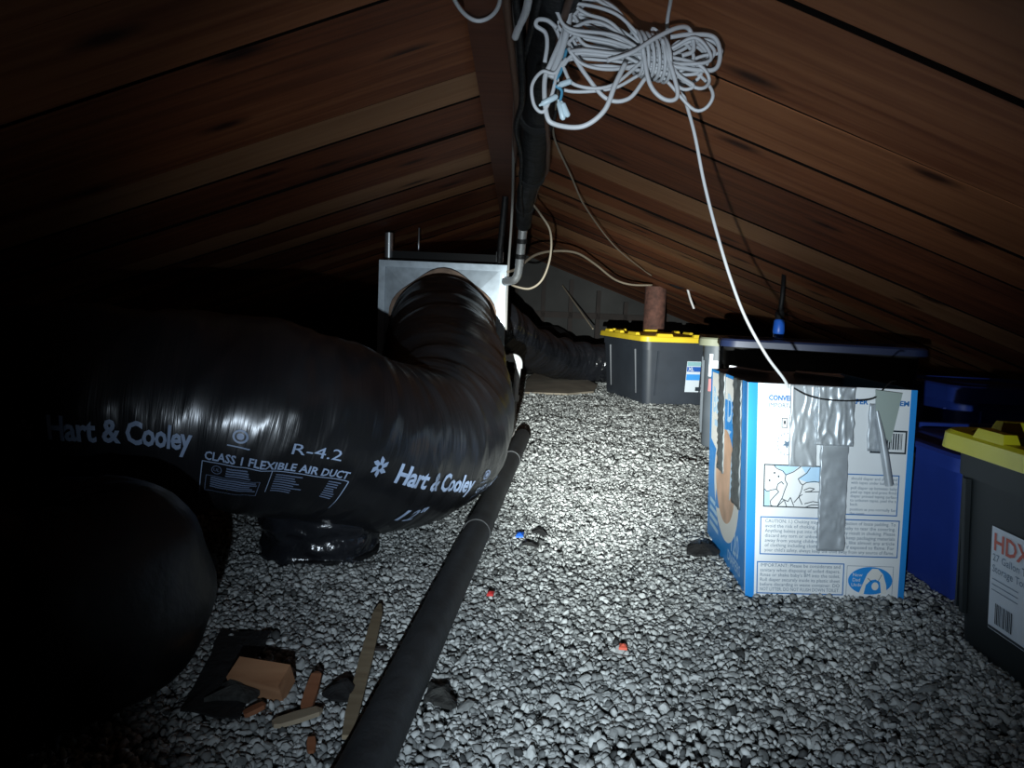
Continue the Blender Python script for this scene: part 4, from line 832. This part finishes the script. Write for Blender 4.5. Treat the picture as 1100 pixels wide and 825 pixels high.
splinter('twig', (-0.205, 1.145, 0.016), (-0.175, 1.14, 0.018), 0.006, 0.004, 'stud', 'short dark twig between lath and charcoal pipe', 'twig')
sheet('tar_scrap', rough([(-0.243, 1.01), (-0.225, 0.985), (-0.196, 0.995), (-0.196, 1.02), (-0.210, 1.045), (-0.236, 1.035)], 4, 0.006, 5), 0.013, 0.003, 'tar', 'curled dark scrap of tar paper beside the lath', 'tar paper', 5, 0.012)
sheet('tar_scrap', rough([(-0.090, 0.985), (-0.058, 0.972), (-0.055, 0.99), (-0.066, 1.015), (-0.070, 1.045), (-0.098, 1.040), (-0.102, 1.01)], 4, 0.008, 7), 0.012, 0.006, 'tar_dust', 'dark crumbly tar clump right of the charcoal pipe', 'tar clump', 7, 0.012)
sheet('tar_scrap', rough([(0.415, 1.70), (0.445, 1.675), (0.490, 1.70), (0.480, 1.735), (0.435, 1.745)], 4, 0.012, 8), 0.012, 0.006, 'tar', 'black tar clump on the gravel beside the diaper box', 'tar clump', 8, 0.012)
sheet('tar_scrap', rough([(0.060, 1.80), (0.085, 1.775), (0.100, 1.79), (0.080, 1.82)], 4, 0.004, 8), 0.012, 0.004, 'tar', 'small black scrap on the gravel beside a blue chip', 'tar scrap', 8, 0.008)
sheet('tar_scrap', rough([(0.038, 1.70), (0.075, 1.69), (0.078, 1.70), (0.045, 1.712)], 3, 0.004, 12), 0.012, 0.003, 'tar', 'thin black sliver on the gravel in front of the blue chip', 'tar scrap', 12, 0.006)
sheet('plastic_chip', [(0.024, 1.755), (0.042, 1.755), (0.044, 1.785), (0.028, 1.78)], 0.014, 0.004, 'blue_bright', 'tiny bright blue plastic chip on the gravel', 'chip', 2, 0.004)
sheet('red_chip', [(0.190, 1.185), (0.203, 1.182), (0.204, 1.196), (0.193, 1.198)], 0.014, 0.004, 'orange', 'tiny orange-red chip on the gravel in the open foreground', 'chip', 2, 0.003)
sheet('red_chip', [(-0.030, 1.385), (-0.018, 1.382), (-0.016, 1.396), (-0.028, 1.398)], 0.014, 0.004, 'red', 'tiny red chip on the gravel beside the charcoal pipe', 'chip', 2, 0.003)
sheet('tan_sheet', [(0.08, 4.62), (0.34, 4.66), (0.52, 4.85), (0.58, 5.2), (0.50, 6.0), (0.20, 6.2), (0.10, 5.4)], 0.012, 0.012, 'slab', 'flat tan board on the floor in front of the far duct', 'board', 4, 0.01)
tag(MB().tube([(0.62, 6.1, 0.38), (0.44, 7.4, 0.74)], 0.006, 6).build('thin_stick', M['cream_wire']), 'thin pale stick leaning toward the far wall above the duct', 'stick')
bg = []
for i in range(13):
    t = i / 12; z = 0.36 * t; r = 0.30 * math.sqrt(max(0.0, 1 - (t * 0.97) ** 2.4)) + 0.01
    bg.append([(0.30 + math.cos(a) * r * (1 + 0.08 * noise.noise((math.cos(a) * 2, math.sin(a) * 2, z * 5))), 6.95 + math.sin(a) * r * 0.8, z) for a in np.linspace(0, 2 * PI, 40, endpoint=False)])
tag(MB().loft(bg).build('dark_sack', M['black'], None, True), 'dark rounded sack against the far wall behind the far duct', 'sack')
